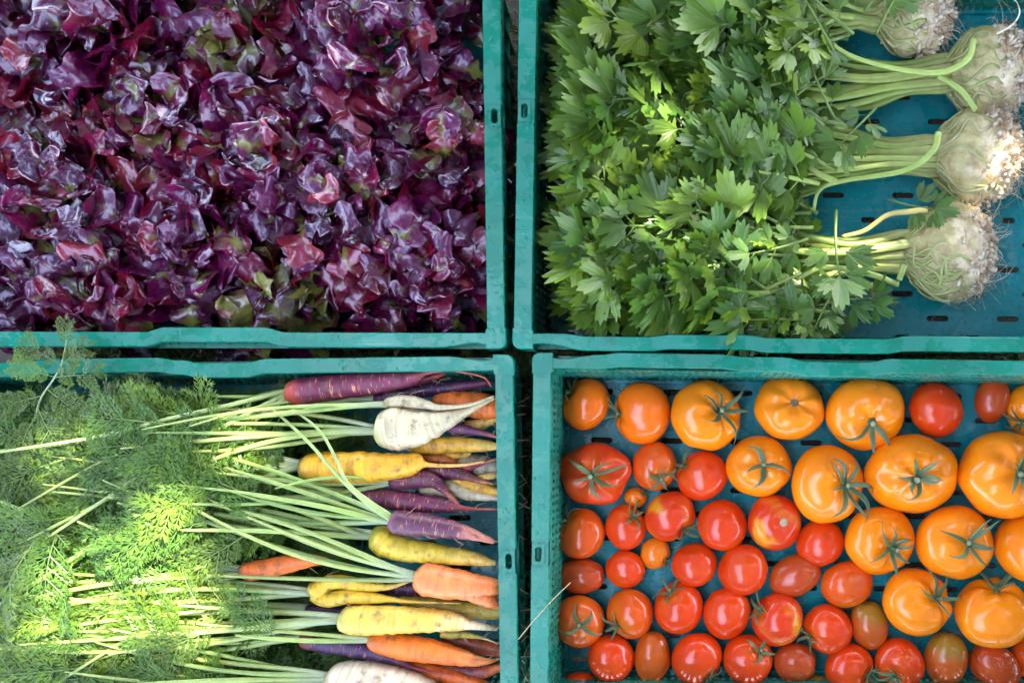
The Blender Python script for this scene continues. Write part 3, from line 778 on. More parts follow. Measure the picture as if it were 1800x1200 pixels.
# ------------------------------------------------------------------ carrots
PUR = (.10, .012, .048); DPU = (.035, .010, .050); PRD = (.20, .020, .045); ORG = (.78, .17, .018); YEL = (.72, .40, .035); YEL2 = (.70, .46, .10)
WHT = (.52, .45, .27); CRM = (.54, .45, .24)
def px4(lst, z, zs=None): return lst
CARROTS = [
 # (name, label, z, base colour, tip colour, crown colour, streak amount, [chains of (px,py,r)], stalks: (count, list of target (px,py)), )
 ('carrot', 'long thick purple carrot with reddish ends lying under the top rim', .132, (.15, .016, .055), (.55, .12, .06), (.45, .05, .03), .9,
  [[(508, 688, 19), (520, 689, 24), (560, 684, 23.5), (600, 679, 22.5), (675, 671, 19), (725, 664, 13), (748, 655, 5), (787, 651, 2.6), (825, 656, 2), (852, 664, 1.5), (864, 680, 1.2)]],
  [(-30, 795), (-30, 808), (-40, 868), (120, 893), (200, 905), (30, 1000)]),
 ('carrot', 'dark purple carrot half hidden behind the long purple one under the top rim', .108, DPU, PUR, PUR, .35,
  [[(655, 700, 5), (668, 699, 10), (700, 692, 14), (775, 683, 12), (837, 675, 8), (866, 671, 4)]], [(420, 715), (380, 700), (450, 735)]),
 ('carrot', 'small reddish purple carrot tip poking out beyond the long purple carrot', .113, PRD, (.4, .06, .05), PRD, .4,
  [[(715, 674, 8), (737, 668, 9), (762, 662, 7), (784, 656, 2.5)]], []),
 ('carrot', 'stout orange carrot behind the twin white root near the crate corner', .105, ORG, ORG, (.4, .09, .02), .15,
  [[(762, 700, 8), (772, 702, 15), (800, 706, 21), (840, 712, 24), (870, 716, 21), (893, 718, 8)]], []),
 ('white_carrot', 'broad cream white carrot with a fat crown and long curved tail', .130, WHT, CRM, (.45, .42, .16), .08,
  [[(663, 757, 18), (670, 757, 30), (688, 754, 39), (706, 752, 40), (737, 751, 32), (775, 741, 21), (812, 727, 9.5), (837, 715, 5.5), (869, 699, 3)]],
  [(330, 730), (300, 800), (350, 780), (330, 760), (380, 850), (400, 700), (340, 790)]),
 ('white_carrot', 'slender cream white root lying along the top of the broad white carrot', .137, WHT, CRM, (.30, .25, .10), .05,
  [[(676, 711, 5), (684, 707, 9), (700, 705, 11), (725, 706, 11), (750, 711, 8.5), (775, 716, 5), (825, 711, 3.2), (869, 696, 2)]], [(430, 690), (470, 730), (400, 720)]),
 ('carrot', 'thick golden yellow carrot crossed by a bent green stalk', .130, (.75, .36, .015), (.72, .42, .10), (.30, .26, .05), .1,
  [[(527, 818, 12), (533, 819, 19), (550, 821, 26), (625, 821, 29), (690, 820, 24), (730, 814, 18.5), (741, 815, 12), (749, 816, 5), (775, 818, 3.4), (815, 817, 2.6), (852, 811, 1.6)]],
  [(300, 770), (260, 830), (330, 880), (240, 800), (300, 850)]),
 ('carrot', 'yellow carrot emerging from under the broad white carrot', .108, YEL, YEL2, YEL, .05,
  [[(722, 792, 6), (740, 787, 13), (762, 782, 17), (812, 781, 14), (850, 783, 11), (880, 784, 5)]], []),
 ('carrot', 'little yellow carrot beside the orange carrot, near the right rim', .100, YEL2, YEL, YEL, .05, [[(818, 745, 5), (845, 745, 10), (868, 737, 8), (884, 730, 4)]], []),
 ('carrot', 'short yellow carrot end beneath the yellow carrot by the white one', .098, YEL, YEL2, YEL, .05, [[(778, 798, 6), (805, 801, 9), (828, 795, 4)]], []),
 ('carrot', 'small violet carrot with a pink tail between the white and yellow carrots', .116, (.10, .015, .09), (.55, .15, .10), PUR, .5,
  [[(783, 752, 6), (795, 752, 10), (810, 753, 10), (830, 757, 7), (868, 766, 3), (882, 771, 1)]], []),
 ('carrot', 'purple carrot bending down to a pink tail, below the golden yellow carrot', .122, PUR, (.60, .16, .10), PUR, .8,
  [[(685, 848, 8), (694, 847, 13), (712, 846, 14), (750, 841, 17), (770, 850, 12), (787, 867, 6), (805, 885, 3), (821, 899, 1.4)]], [(470, 830), (500, 860), (450, 880)]),
 ('carrot', 'purple carrot with pale rings right of the bending purple one', .112, PUR, (.55, .2, .10), PRD, .8,
  [[(745, 826, 9), (760, 826, 13), (785, 828, 14), (812, 834, 11), (837, 843, 5), (868, 851, 2)]], []),
 ('carrot', 'orange carrot shoulder behind the tail of the golden yellow carrot', .102, (.6, .17, .03), (.5, .1, .05), ORG, .1, [[(742, 805, 6), (757, 807, 10), (780, 807, 9), (805, 815, 4)]], []),
 ('carrot', 'long purple carrot with orange rings, third purple one from the top', .120, (.14, .018, .06), (.45, .08, .06), DPU, .9,
  [[(622, 872, 9), (630, 873, 15), (650, 875, 18), (700, 879, 19), (745, 884, 17), (787, 889, 12), (806, 892, 6), (835, 894, 2.6), (872, 895, 1.6)]],
  [(350, 800), (380, 840), (330, 870), (400, 870), (420, 820)]),
 ('white_carrot', 'slim white carrot between two purple carrots near the right rim', .106, WHT, (.66, .58, .42), WHT, .1, [[(738, 862, 6), (760, 860, 13), (787, 858, 17), (825, 867, 13), (869, 875, 5), (885, 878, 2)]], []),
 ('carrot', 'bright yellow carrot tip above the slim white carrot', .108, (.72, .38, .03), YEL, YEL, .1, [[(795, 840, 5), (812, 846, 9), (832, 853, 11), (868, 863, 8), (884, 867, 4)]], []),
 ('white_carrot', 'white carrot dulled by painted-in shade behind the pink tipped root near the right rim', .090, (.36, .32, .22), (.4, .36, .26), WHT, .1, [[(795, 806, 8), (815, 812, 17), (850, 820, 20), (885, 823, 10)]], []),  # white dulled to put the shade into its colour
 ('carrot', 'pinkish root tip pointing at the right rim above the small yellow one', .110, (.35, .05, .08), (.6, .25, .18), PRD, .3, [[(812, 821, 5), (825, 820, 7), (842, 816, 4), (870, 807, 1.4)]], []),
 ('carrot', 'tiny yellow carrot end touching the right rim', .104, YEL2, YEL2, YEL2, .05, [[(838, 838, 3), (852, 838, 6), (868, 836, 6), (884, 834, 3)]], []),
 ('carrot', 'purple carrot with fine pale rings lying on the bent yellow carrot', .136, (.085, .016, .048), (.60, .22, .14), (.16, .05, .09), .7,
  [[(688, 914, 16), (694, 916, 21), (715, 919, 22), (750, 923, 21), (800, 931, 16), (837, 941, 9.5), (869, 952, 4)]],
  [(420, 800), (380, 850), (450, 870), (360, 870), (480, 840), (520, 880)]),
 ('carrot', 'yellow carrot with a knobbly bent shoulder below the finely ringed purple one', .126, (.62, .44, .035), YEL2, (.34, .36, .04), .06,
  [[(654, 941, 14), (660, 943, 22), (672, 950, 26), (700, 963, 24), (750, 970, 19), (800, 977, 16), (837, 982, 12), (856, 987, 8), (872, 989, 4)]],
  [(330, 850), (300, 880), (360, 900), (400, 890), (280, 870), (430, 930), (390, 860)]),
 ('carrot', 'small orange carrot lying far left among the green stalks', .136, (.78, .17, .03), ORG, (.5, .2, .08), .2,
  [[(423, 1003, 9), (430, 1003, 15), (450, 1002, 18), (500, 992, 17), (545, 984, 12), (572, 986, 7), (590, 992, 2)]],
  [(90, 900), (150, 920), (60, 1050), (80, 1070), (120, 1160), (190, 1180), (240, 1010), (170, 1150)]),
 ('carrot', 'fat orange carrot forked in two at the right rim', .132, (.82, .20, .05), (.8, .2, .05), (.5, .2, .05), .35,
  [[(732, 1013, 18), (740, 1015, 26), (755, 1018, 30), (800, 1026, 28), (835, 1030, 23), (862, 1031, 17), (888, 1032, 10)],
   [(815, 1032, 22), (840, 1045, 16), (860, 1055, 13), (880, 1063, 8)]],
  [(380, 830), (330, 860), (420, 880), (300, 900), (450, 900), (360, 880), (350, 1010)]),
 ('carrot', 'yellow carrot split into two thin legs', .130, (.66, .42, .025), YEL2, (.45, .36, .05), .08,
  [[(545, 1041, 8), (550, 1039, 16), (560, 1035, 18), (578, 1024, 14), (602, 1022, 13), (625, 1026, 12), (662, 1031, 8), (690, 1030, 4.5), (722, 1021, 1.5)],
   [(552, 1045, 12), (565, 1052, 13), (582, 1053, 14), (612, 1048, 13), (650, 1050, 11), (687, 1053, 5.5), (725, 1057, 3), (810, 1060, 1)]],
  [(60, 1050), (70, 1075), (120, 1040), (200, 1010), (220, 1060)]),
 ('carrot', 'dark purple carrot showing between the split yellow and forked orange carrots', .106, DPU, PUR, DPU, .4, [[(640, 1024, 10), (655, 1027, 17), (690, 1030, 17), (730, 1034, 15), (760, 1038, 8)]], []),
 ('carrot', 'pale yellow thick carrot with a tapering white tail below the split one', .132, (.68, .44, .06), (.66, .56, .32), (.42, .38, .08), .08,
  [[(598, 1087, 14), (605, 1088, 22), (625, 1089, 27), (675, 1089, 26.5), (725, 1089, 23.5), (775, 1090, 20), (803, 1093, 16), (825, 1097, 9.5), (850, 1101, 6), (873, 1104, 4)]],
  [(20, 1090), (60, 1110), (40, 1130), (100, 1060), (150, 1100), (210, 1120), (60, 1140)]),
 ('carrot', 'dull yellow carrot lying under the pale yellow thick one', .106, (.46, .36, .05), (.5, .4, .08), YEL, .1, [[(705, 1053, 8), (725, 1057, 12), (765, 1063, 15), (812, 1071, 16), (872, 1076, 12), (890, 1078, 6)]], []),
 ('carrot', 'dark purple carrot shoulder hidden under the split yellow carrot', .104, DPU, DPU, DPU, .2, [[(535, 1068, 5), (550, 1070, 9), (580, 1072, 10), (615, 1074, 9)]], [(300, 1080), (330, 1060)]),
 ('carrot', 'smooth dark violet carrot with a long pink tail near the bottom', .122, (.045, .012, .065), (.55, .10, .08), (.30, .05, .05), .5,
  [[(528, 1121, 9), (534, 1122, 14), (550, 1127, 16), (600, 1134, 17), (650, 1144, 15), (687, 1156, 10), (707, 1163, 7), (725, 1172, 4), (762, 1181, 2.2), (796, 1184, 1)]],
  [(250, 1120), (200, 1100), (300, 1140), (330, 1110)]),
 ('carrot', 'bright orange carrot tapering to the right below the pale yellow one', .128, (.82, .17, .012), (.78, .24, .06), (.5, .14, .02), .3,
  [[(649, 1124, 10), (655, 1126, 15), (675, 1131, 20), (720, 1138, 23.5), (775, 1147, 20), (825, 1158, 13), (855, 1162, 6), (874, 1158, 2.5)]], [(450, 1100), (420, 1120)]),
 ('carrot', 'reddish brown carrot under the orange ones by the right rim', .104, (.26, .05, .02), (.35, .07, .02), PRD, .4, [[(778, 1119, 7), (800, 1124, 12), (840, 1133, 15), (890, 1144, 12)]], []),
 ('carrot', 'thin greenish yellow carrot with a wispy tail between orange carrots', .118, (.48, .38, .06), CRM, YEL, .1, [[(775, 1114, 6), (795, 1115, 8), (815, 1115, 6), (850, 1121, 2.6), (874, 1130, 1)]], []),
 ('white_carrot', 'huge white carrot cut by the bottom edge', .128, (.50, .42, .30), WHT, (.34, .26, .14), .06,
  [[(575, 1190, 14), (582, 1192, 26), (605, 1196, 36), (650, 1203, 42), (700, 1212, 40), (750, 1222, 30), (800, 1232, 16)]],
  [(250, 1150), (150, 1140), (260, 1180), (180, 1190), (300, 1130), (330, 1200), (220, 1160)]),
 ('carrot', 'orange carrot below the violet one, partly off the bottom edge', .110, (.70, .14, .02), ORG, PRD, .2, [[(680, 1164, 6), (710, 1168, 11), (750, 1177, 14), (800, 1190, 14), (850, 1204, 9), (885, 1212, 3)]], []),
 ('carrot', 'purple and orange ringed carrot in the lower right corner of the carrot crate', .104, (.16, .03, .05), (.6, .14, .03), PUR, .7, [[(762, 1166, 5), (785, 1172, 10), (815, 1179, 12), (850, 1180, 12), (885, 1170, 6)]], []),
]
def make_fronds():
    out = []
    for sdd in range(9):
        r = random.Random(100 + sdd); mb = MB()
        L = 1.0; npair = 6
        bend = r.uniform(-.25, .25)
        def spine(t): return Vector((t * L, bend * t * t * .5, .10 * math.sin(t * 2.6)))
        g0 = (.035, .092, .006); g1 = (.115, .18, .014)
        tube(mb, [(*spine(t), .011 * (1 - .8 * t)) for t in (0, .25, .5, .75, 1)], (.20, .28, .09), 8, 4, cap=False)
        def seg(p, d, n, l, w):
            s = d.cross(n).normalized() * w; dr = n * (-.12 * l)
            c = mixc(g0, g1, r.random())
            mb.add([p - s * .45, p + d * l * .55 - s, p + d * l + dr, p + d * l * .55 + s, p + s * .45], [(0, 1, 2, 3, 4)], c)
        def pinna(p, d, n, l, depth):
            k = 4 if depth == 0 else 1
            if depth < 2:
                tube(mb, [(*p, .0075), (*(p + d * l), .005)], (.12, .2, .06), 2, 3, cap=False)
            for i in range(k):
                t = (i + .6) / k
                q = p + d * l * t
                side = d.cross(n)
                for sg in (-1, 1):
                    dd = (d * .75 + side * sg * .8 + n * r.uniform(-.15, .25)).normalized()
                    ll = min(l * .60 * (1 - .40 * t), .15) * r.uniform(.8, 1.2)
                    seg(q, dd, n, ll, .0115)
                    if depth == 0 and l > .2:
                        seg(q + dd * ll * .22, (dd + d * .75).normalized(), n, ll * .72, .0095); seg(q + dd * ll * .25, (dd * .9 - d * .45).normalized(), n, ll * .55, .009)
            seg(p + d * l * .8, d, n, .13, .012)
        for i in range(npair):
            t = .12 + .85 * i / npair
            p = spine(t); d0 = (spine(t + .02) - spine(t - .02)).normalized()
            for sg in (-1, 1):
                if r.random() < .06: continue
                n = Vector((r.uniform(-.3, .3), r.uniform(-.3, .3), 1)).normalized()
                dd = (d0 * .65 + Vector((-d0.y, d0.x, 0)) * sg * .8 + Vector((0, 0, r.uniform(-.15, .35)))).normalized()
                pinna(p, dd, n, .42 * math.sin(math.pi * (.22 + .66 * (1 - t))) * r.uniform(.7, .95), 0)
        pinna(spine(.93), (spine(1) - spine(.95)).normalized(), Vector((0, 0, 1)), .2, 0)
        out.append(mb.mesh('frond', M_FROND, smooth=False))
    return out
FR = make_fronds()
def place(mesh, name, parent, loc, yaw, pitch, roll, s, rootloc):
    o = bpy.data.objects.new(name, mesh); link(o, parent)
    o.location = Vector(loc) - rootloc
    o.rotation_euler = (Matrix.Rotation(yaw, 3, 'Z') @ Matrix.Rotation(-pitch, 3, 'Y') @ Matrix.Rotation(roll, 3, 'X')).to_euler()
    o.scale = (s, s, s)
    return o
rc_ = random.Random(21)
def topz(px, py):
    """height of the heap of carrot greens"""
    e = smooth(px, 600, 300)
    ed = smooth(py, 660, 740)
    return .088 + .038 * ed + .010 * noise.noise(Vector((px * .008, py * .008, 0)))
for ci, (nm, lab, z, cb, ct, cc, st, chains, targs) in enumerate(CARROTS):
    c0 = chains[0][0]; rl = P(c0[0], c0[1], z)
    root = thing(nm, rl, lab, 'carrot', 'carrots in the lower left crate')
    mb = MB(); f = F(z)
    for chi, ch in enumerate(chains):
        pts = []
        for i, (a, b_, r) in enumerate(ch):
            t = i / (len(ch) - 1)
            zz = z - (.0 if r > 6 else .004 * (1 - r / 6)) 
            if a > 872: zz = min(zz, ZR - .03)
            p = P(a, b_, zz) - rl
            pts.append((p.x, p.y, p.z, r * S * f * (.97 if r > 6 else 1)))
        def colf(t, a, cb=cb, ct=ct, cc=cc, ch=ch, chi=chi, st=st):
            nz = noise.noise(Vector((t * 9, math.cos(a) * 1.2, math.sin(a) * 1.2 + ci * 3)))
            k1 = 0 if chi else 1 - smooth(t + nz * .03, .02, .10)
            k2 = smooth(t + nz * .12, .55, .95)
            c = mixc(mixc(cb, ct, k2), cc, k1)
            v = 1 + .28 * nz
            return (c[0] * v, c[1] * v, c[2] * v, st * (1 - .6 * k2))
        L = math.hypot(ch[-1][0] - ch[0][0], ch[-1][1] - ch[0][1])
        tube(mb, pts, cb, max(30, int(L / 3.2)), 20, colf=colf, rnoise=.10 if not chi else .09, seed=ci * 5.1 + chi)
        # hair roots
        for k in range(rc_.randint(2, 5)):
            i = rc_.randint(1, len(pts) - 2); p = pts[i]; s_ = rc_.choice((-1, 1))
            q0 = (p[0], p[1] + s_ * p[3] * .7, p[2] + p[3] * .6)
            mb2 = [(q0[0], q0[1], q0[2], .00035), (q0[0] + rc_.uniform(0, .008), q0[1] + s_ * .004, q0[2] + .001, .0003), (q0[0] + rc_.uniform(0, .016), q0[1] + s_ * rc_.uniform(.004, .011), q0[2] - .004, .0002)]
            tube(mb, mb2, (.5, .3, .18, 0), 6, 4)
    e_ = chains[0][-1]
    if e_[0] > 866 and ci % 4 != 1:      # the thin tail that pokes out through the lattice of the crate wall
        yy = e_[1] + rc_.uniform(-6, 6); q = [P(e_[0] - 2, e_[1], z - .006) - rl, P(895, yy, z - .02) - rl, P(912, yy + rc_.uniform(-8, 8), z - .028) - rl, P(rc_.uniform(922, 934), yy + rc_.uniform(-14, 18), z - .034) - rl]
        tube(mb, [(*p, r_) for p, r_ in zip(q, (.0014, .0012, .0009, .0004))], (.50, .30, .18, 0), 14, 6)
    mb.build('root', M_CAR, root)
    # stalks and fronds
    for k, (tx, ty) in enumerate(targs):
        hz = rc_.uniform(-.006, .010)
        r0 = rc_.uniform(.0020, .0033)
        sy = (k - len(targs) / 2) * 1.6
        if k % 5 != 1: tx = max(c0[0] + (tx - c0[0]) * 1.5, rc_.uniform(-60, 60)); ty = c0[1] + (ty - c0[1]) * 1.25; ty = max(ty, 745 + tx * .02)
        tx += rc_.uniform(-20, 20); ty += rc_.uniform(-8, 8)
        c = [(c0[0] + 5, c0[1] + sy * .8, z)]
        dx = tx - c0[0]; dy = ty - c0[1]
        sag = rc_.uniform(-.07, .07) * abs(dx)
        for t in (.12, .3, .5, .72, .88, 1):
            xx = c0[0] + dx * t; yy = c0[1] + sy * 1.5 + dy * (t ** 1.15) + sag * math.sin(math.pi * t)
            zz = z * (1 - t) + (topz(xx, yy) + .036 + .009 * (k % 3)) * t + hz * math.sin(math.pi * min(t * 1.5, 1))
            c.append((xx, yy, zz))
        pts = [P(*q) - rl for q in c]
        rad = [r0 * 1.35, r0 * 1.2, r0, r0 * .95, r0 * .8, r0 * .6, r0 * .35]
        mbs = MB(); gcol = mixc((.22, .35, .08), (.36, .42, .12), rc_.random())
        tube(mbs, [(*p, r_) for p, r_ in zip(pts, rad)], gcol, 26, 7, flat=.8, colf=lambda t, a, g=gcol: mixc((.42, .50, .30), g, smooth(t, 0, .25)))
        mbs.build('stalk', M_STALK, root)
        # fronds along its far half
        sp = catmull([tuple(p) for p in pts], 30)[0]
        nf = rc_.randint(6, 9)
        for j in range(nf):
            t = .42 + .58 * (j + rc_.random()) / nf; i = min(int(t * 29), 28)
            q = sp[i]; d = sp[i + 1] - sp[i]; yaw = math.atan2(d[1], d[0]) + rc_.choice((-1, 1)) * rc_.uniform(.2, 1.1)
            loc = Vector(q) + rl
            ppx = NX + loc.x / S / F(loc.z); ppy = NY - loc.y / S / F(loc.z)
            if ppx < 60: loc.x += rc_.uniform(-.02, .05)
            if ppy < 722 or (ppx > 505 or ppx > 430 and rc_.random() < .6): continue
            loc.z = min(loc.z - .004, topz(ppx, ppy) + .016) - rc_.uniform(0, .024) if rc_.random() < .82 else loc.z - .004
            if abs(ppx - 500) < 90 and abs(ppy - 993) < 40: continue
            if ppy - math.sin(yaw) * .085 / S < 690: yaw = math.pi + rc_.uniform(0, .5)
            place(rc_.choice(FR), 'frond', root, loc, yaw, rc_.uniform(-.25, .12), rc_.uniform(-.5, .5), rc_.uniform(.065, .10), rl)
for nm_, pl in (('carrot.009', [(690, 908, .140), (655, 885, .150), (612, 850, .160), (590, 805, .166), (560, 755, .160), (505, 712, .145)]),
                ('carrot.009', [(690, 915, .140), (650, 888, .150), (600, 842, .162), (545, 780, .160), (490, 728, .150), (470, 715, .145)]),
                ('carrot', [(508, 690, .132), (430, 730, .150), (300, 800, .168), (180, 880, .172), (60, 960, .170), (-20, 1010, .165)]),
                ('carrot', [(508, 684, .132), (420, 708, .150), (300, 735, .168), (180, 765, .174), (60, 785, .172), (-40, 800, .168)])):
    rt_ = [o for o in C.objects if o.get('label', '').startswith('purple carrot with fine pale rings' if nm_ != 'carrot' else 'long thick purple carrot')][0]
    mbs = MB(); tube(mbs, [(*(P(*q) - rt_.location), .0030 * (1 - .12 * i_)) for i_, q in enumerate(pl)], (.36, .46, .16), 34, 8, flat=.8)
    mbs.build('stalk', M_STALK, rt_)
# carrot greens lying in the crate under and left of the bunches: nobody could count these fronds
mb = MB()
src = []
for me in FR[:4]:
    src.append(([v.co.copy() for v in me.vertices], [tuple(p.vertices) for p in me.polygons], [tuple(a.color) for a in me.attributes['pig'].data]))
for i in range(600):
    px = rc_.uniform(-30, 420) if i < 300 else rc_.uniform(400, 640); py = rc_.uniform(668, 1230)
    z = topz(px, py) - rc_.uniform(.012, .045) if px < 430 else (.092 if px < 560 else .078) - rc_.uniform(0, .03)
    if py < 710: z = min(z, .115)
    vs, fs, cs = rc_.choice(src); s = rc_.uniform(.05, .09)
    if py < 700: s *= .7
    py = max(py, 712); yw_ = math.pi + rc_.uniform(-1.5, 1.5)
    if py - math.sin(yw_) * s / S < 688: yw_ = math.pi + rc_.uniform(0, .6)
    if abs(px - 500) < 100 and abs(py - 993) < 50: z = min(z, .085)
    M = Matrix.Translation(P(px, py, z)) @ Matrix.Rotation(yw_, 4, 'Z') @ Matrix.Rotation(rc_.uniform(-.12, .3), 4, 'Y') @ Matrix.Rotation(rc_.uniform(-.7, .7), 4, 'X') @ Matrix.Scale(s, 4)
    v = rc_.uniform(.6, 1.3)
    pts_ = [M @ p for p in vs]
    if max(p.y for p in pts_) > W(0, 668).y and max(p.z for p in pts_) > ZR - .03: 
        pts_ = [Vector((p.x, p.y, min(p.z, ZR - .032))) for p in pts_]
    mb.add(pts_, fs, [(c[0] * v, c[1] * v, c[2] * v) for c in cs])
tag(mb.build('carrot_greens', M_FROND, smooth=False), 'loose feathery carrot leaves filling the left half of the carrot crate', 'carrot leaves', kind='stuff')
# sprig over the rim and the small clover
rl = P(60, 730, .15)
spr = thing('carrot_sprig', rl, 'grey green feathery carrot leaf lying over the top rim of the carrot crate', 'leaf')
mb = MB()
a = [P(62, 735, .150) - rl, P(72, 700, .158) - rl, P(95, 665, .166) - rl, P(108, 640, .172) - rl, P(117, 598, .176) - rl]
tube(mb, [(*p, r_) for p, r_ in zip(a, (.0012, .0012, .001, .0008, .0004))], (.22, .30, .16), 20, 6); mb.build('stalk', M_STALK, spr)
for (x, y, ang, s) in ((117, 612, 1.45, .033), (108, 640, .5, .042), (106, 640, 2.55, .046), (97, 663, .1, .052), (95, 662, 2.9, .045), (84, 685, -.5, .062), (76, 695, 3.4, .05), (66, 715, -1.0, .06), (60, 735, -1.9, .05)):
    place(FR[int(s * 1000) % 9], 'frond', spr, P(x, y, .172 if y < 680 else .158), ang, .05, 0, s, rl)

# ------------------------------------------------------------------ red lettuce
def lettuce_leaf(seed, e0, e1):
    r = random.Random(seed); mb = MB(); nv, nu = 34, 21
    # spine in x (outwards) / z (up); tip part lies near the origin
    ang = lambda t: e0 + (e1 - e0) * smooth(t, .25, .95)
    sp = [Vector((0, 0, 0))]
    for i in range(nv - 1):
        a = ang((i + .5) / (nv - 1)); sp.append(sp[-1] + Vector((math.cos(a), 0, math.sin(a))) / (nv - 1))
    org = sp[int(nv * .72)].copy(); sp = [p - org for p in sp]
    ph = [r.uniform(0, 6.28) for _ in range(6)]; nl = r.choice([2.0, 2.4, 2.8]); asym = r.uniform(-.8, .8)
    fr = r.uniform(1.6, 2.6)
    vs = []; cs = []
    cup = r.uniform(-.5, .9)
    for i in range(nv):
        t = i / (nv - 1); a = ang(t); N_ = Vector((-math.sin(a), 0, math.cos(a))); T_ = Vector((math.cos(a), 0, math.sin(a)))
        for j in range(nu):
            s = -1 + 2 * j / (nu - 1); sg = 1 if s > 0 else -1
            w = .06 + .36 * smooth(t, .15, .60)
            w *= 1 - .58 * smooth(t, .15, .4) * (1 - abs(math.sin(math.pi * nl * t + (asym if sg > 0 else 0))) ** .55)
            tipc = max(1 - ((t - .70) / .30) ** 2, 0) if t > .70 else 1
            w *= 1 - .13 * smooth(t, .2, .4) * (1 - abs(math.sin(math.pi * nl * 2.3 * t + ph[4] + sg)) ** .6)
            w *= math.sqrt(tipc) if t > .70 else 1
            y = s * w
            tt = t + 0.0
            lob_ = math.sin(math.pi * nl * t * 1.0 + (asym if sg > 0 else 0) + ph[0] * (1 if sg > 0 else 1.7))
            ruf = (abs(s) ** 1.5) * (.13 * lob_ + .015 * math.sin(fr * 13 * t + ph[1] * sg)) * smooth(t, .15, .5)
            ruf += .05 * math.sin(6 * s + ph[5]) * smooth(t, .85, 1) 
            z = cup * .22 * s * s * w / .4 + ruf - .03 * math.exp(-(s / .13) ** 2) * (1 - t)
            bl = .012 * noise.noise(Vector((t * 9 + ph[2], y * 14, seed))) + .008 * noise.noise(Vector((t * 22, y * 28, seed + 4)))
            xadd = .10 * (abs(s) ** 2) * math.sin(ph[3] + 5 * t)
            p = sp[i] + N_ * (z + bl) + T_ * (xadd - .02 * math.cos(6 * s + ph[4]) * smooth(t, .9, 1)) + Vector((0, y * (1 - .18 * abs(ruf) * 6), 0))
            vs.append(p)
            e = smooth(t, .18, .62) * .75 + .35 * abs(s) * smooth(t, .1, .5) - .25 * math.exp(-(s / .1) ** 2) * (1 - .6 * t)
            cs.append((e, e, e))
    fs = []
    for i in range(nv - 1):
        for j in range(nu - 1):
            a_ = i * nu + j; fs.append((a_, a_ + 1, a_ + nu + 1, a_ + nu))
    mb.add(vs, fs, cs)
    return mb.mesh('leaf', M_LET)
LEAF = {'in': [lettuce_leaf(i, math.radians(84), math.radians(28 - 14 * (i % 3))) for i in range(7)],
        'mid': [lettuce_leaf(20 + i, math.radians(66), math.radians(2 - 14 * (i % 3))) for i in range(9)],
        'out': [lettuce_leaf(40 + i, math.radians(48), math.radians(-8 - 14 * (i % 3))) for i in range(9)]}
rl_ = random.Random(77)
HEADS = [(95, 330, 190, .150, 'deep red lettuce head packed with small crinkled leaves at the left edge of its crate'),
         (560, 330, 190, .152, 'deep red lettuce head with tight frilly centre in the middle right of its crate'),
         (150, 40, 175, .142, 'purple lettuce head with broad lobed leaves at the top left of its crate'),
         (395, 70, 130, .118, 'greener sunken lettuce head at the top middle of its crate'),
         (660, 70, 190, .146, 'violet lettuce head with large smooth lobes near the top right of its crate'),
         (330, 400, 150, .142, 'dark purple lettuce head squeezed between the two frilly deep red heads'),
         (730, 460, 160, .140, 'large leaved purple lettuce head at the lower right corner of its crate'),
         (130, 500, 160, .138, 'purple lettuce head with wide drooping leaves along the lower left rim'),
         (455, 500, 125, .116, 'low olive and purple lettuce head at the bottom middle of its crate'),
         (255, 205, 140, .136, 'small purple lettuce head wedged below the greener sunken one'),
         (450, 260, 120, .140, 'red brown lettuce head left of the tight frilly one'),
         (790, 250, 120, .138, 'brownish green tinged lettuce head against the right rim')]
GREEN = {3: .95, 8: .85, 11: .6, 5: .4, 10: .35, 9: .5, 7: .3}
for hi, (hx, hy, R, zt, lab) in enumerate(HEADS):
    cen = P(hx, hy, .02); root = thing('lettuce_head', cen, lab, 'lettuce', 'red oak leaf lettuces in the upper left crate')
    n = 99
    dense = hi in (0, 1)
    for i in range(n):
        rho = math.sqrt((i + .5) / n); az = i * 2.39996 + rl_.uniform(-.3, .3)
        px = hx + math.cos(az) * rho * R; py = hy - math.sin(az) * rho * R
        if px > 868 or py > 596: 
            px = min(px, 805 - rl_.uniform(0, 60)); py = min(py, 560 - rl_.uniform(0, 50))
        if px < -60 or py < -60: continue
        cls = 'in' if rho < .38 else ('mid' if rho < .72 else 'out')
        if rl_.random() < .25: cls = rl_.choice(['in', 'mid', 'out'])
        z = zt + .006 - .056 * rho ** 2 + rl_.uniform(-.030, .012)
        if px > 815 or py > 550: z = min(z, ZR - .012) - rl_.uniform(.0, .02)
        s = (.058 + .034 * rho) * rl_.uniform(.8, 1.2) * (.8 if dense else 1.0)
        yaw = az + rl_.uniform(-.8, .8)
        if px > 790 or py > 530: s *= .8
        if px > 800: yaw = rl_.uniform(1.6, 4.6)
        if py > 540: yaw = rl_.uniform(-.2, 3.3)
        place(rl_.choice(LEAF[cls]), 'leaf', root, P(px, py, z), yaw, rl_.uniform(-.35, .25), rl_.uniform(-.45, .45), s, cen).color = (1 - rl_.uniform(.3, 1.0) * GREEN.get(hi, .2) * (1 if rl_.random() < .6 else 0), 0, 0, 1)

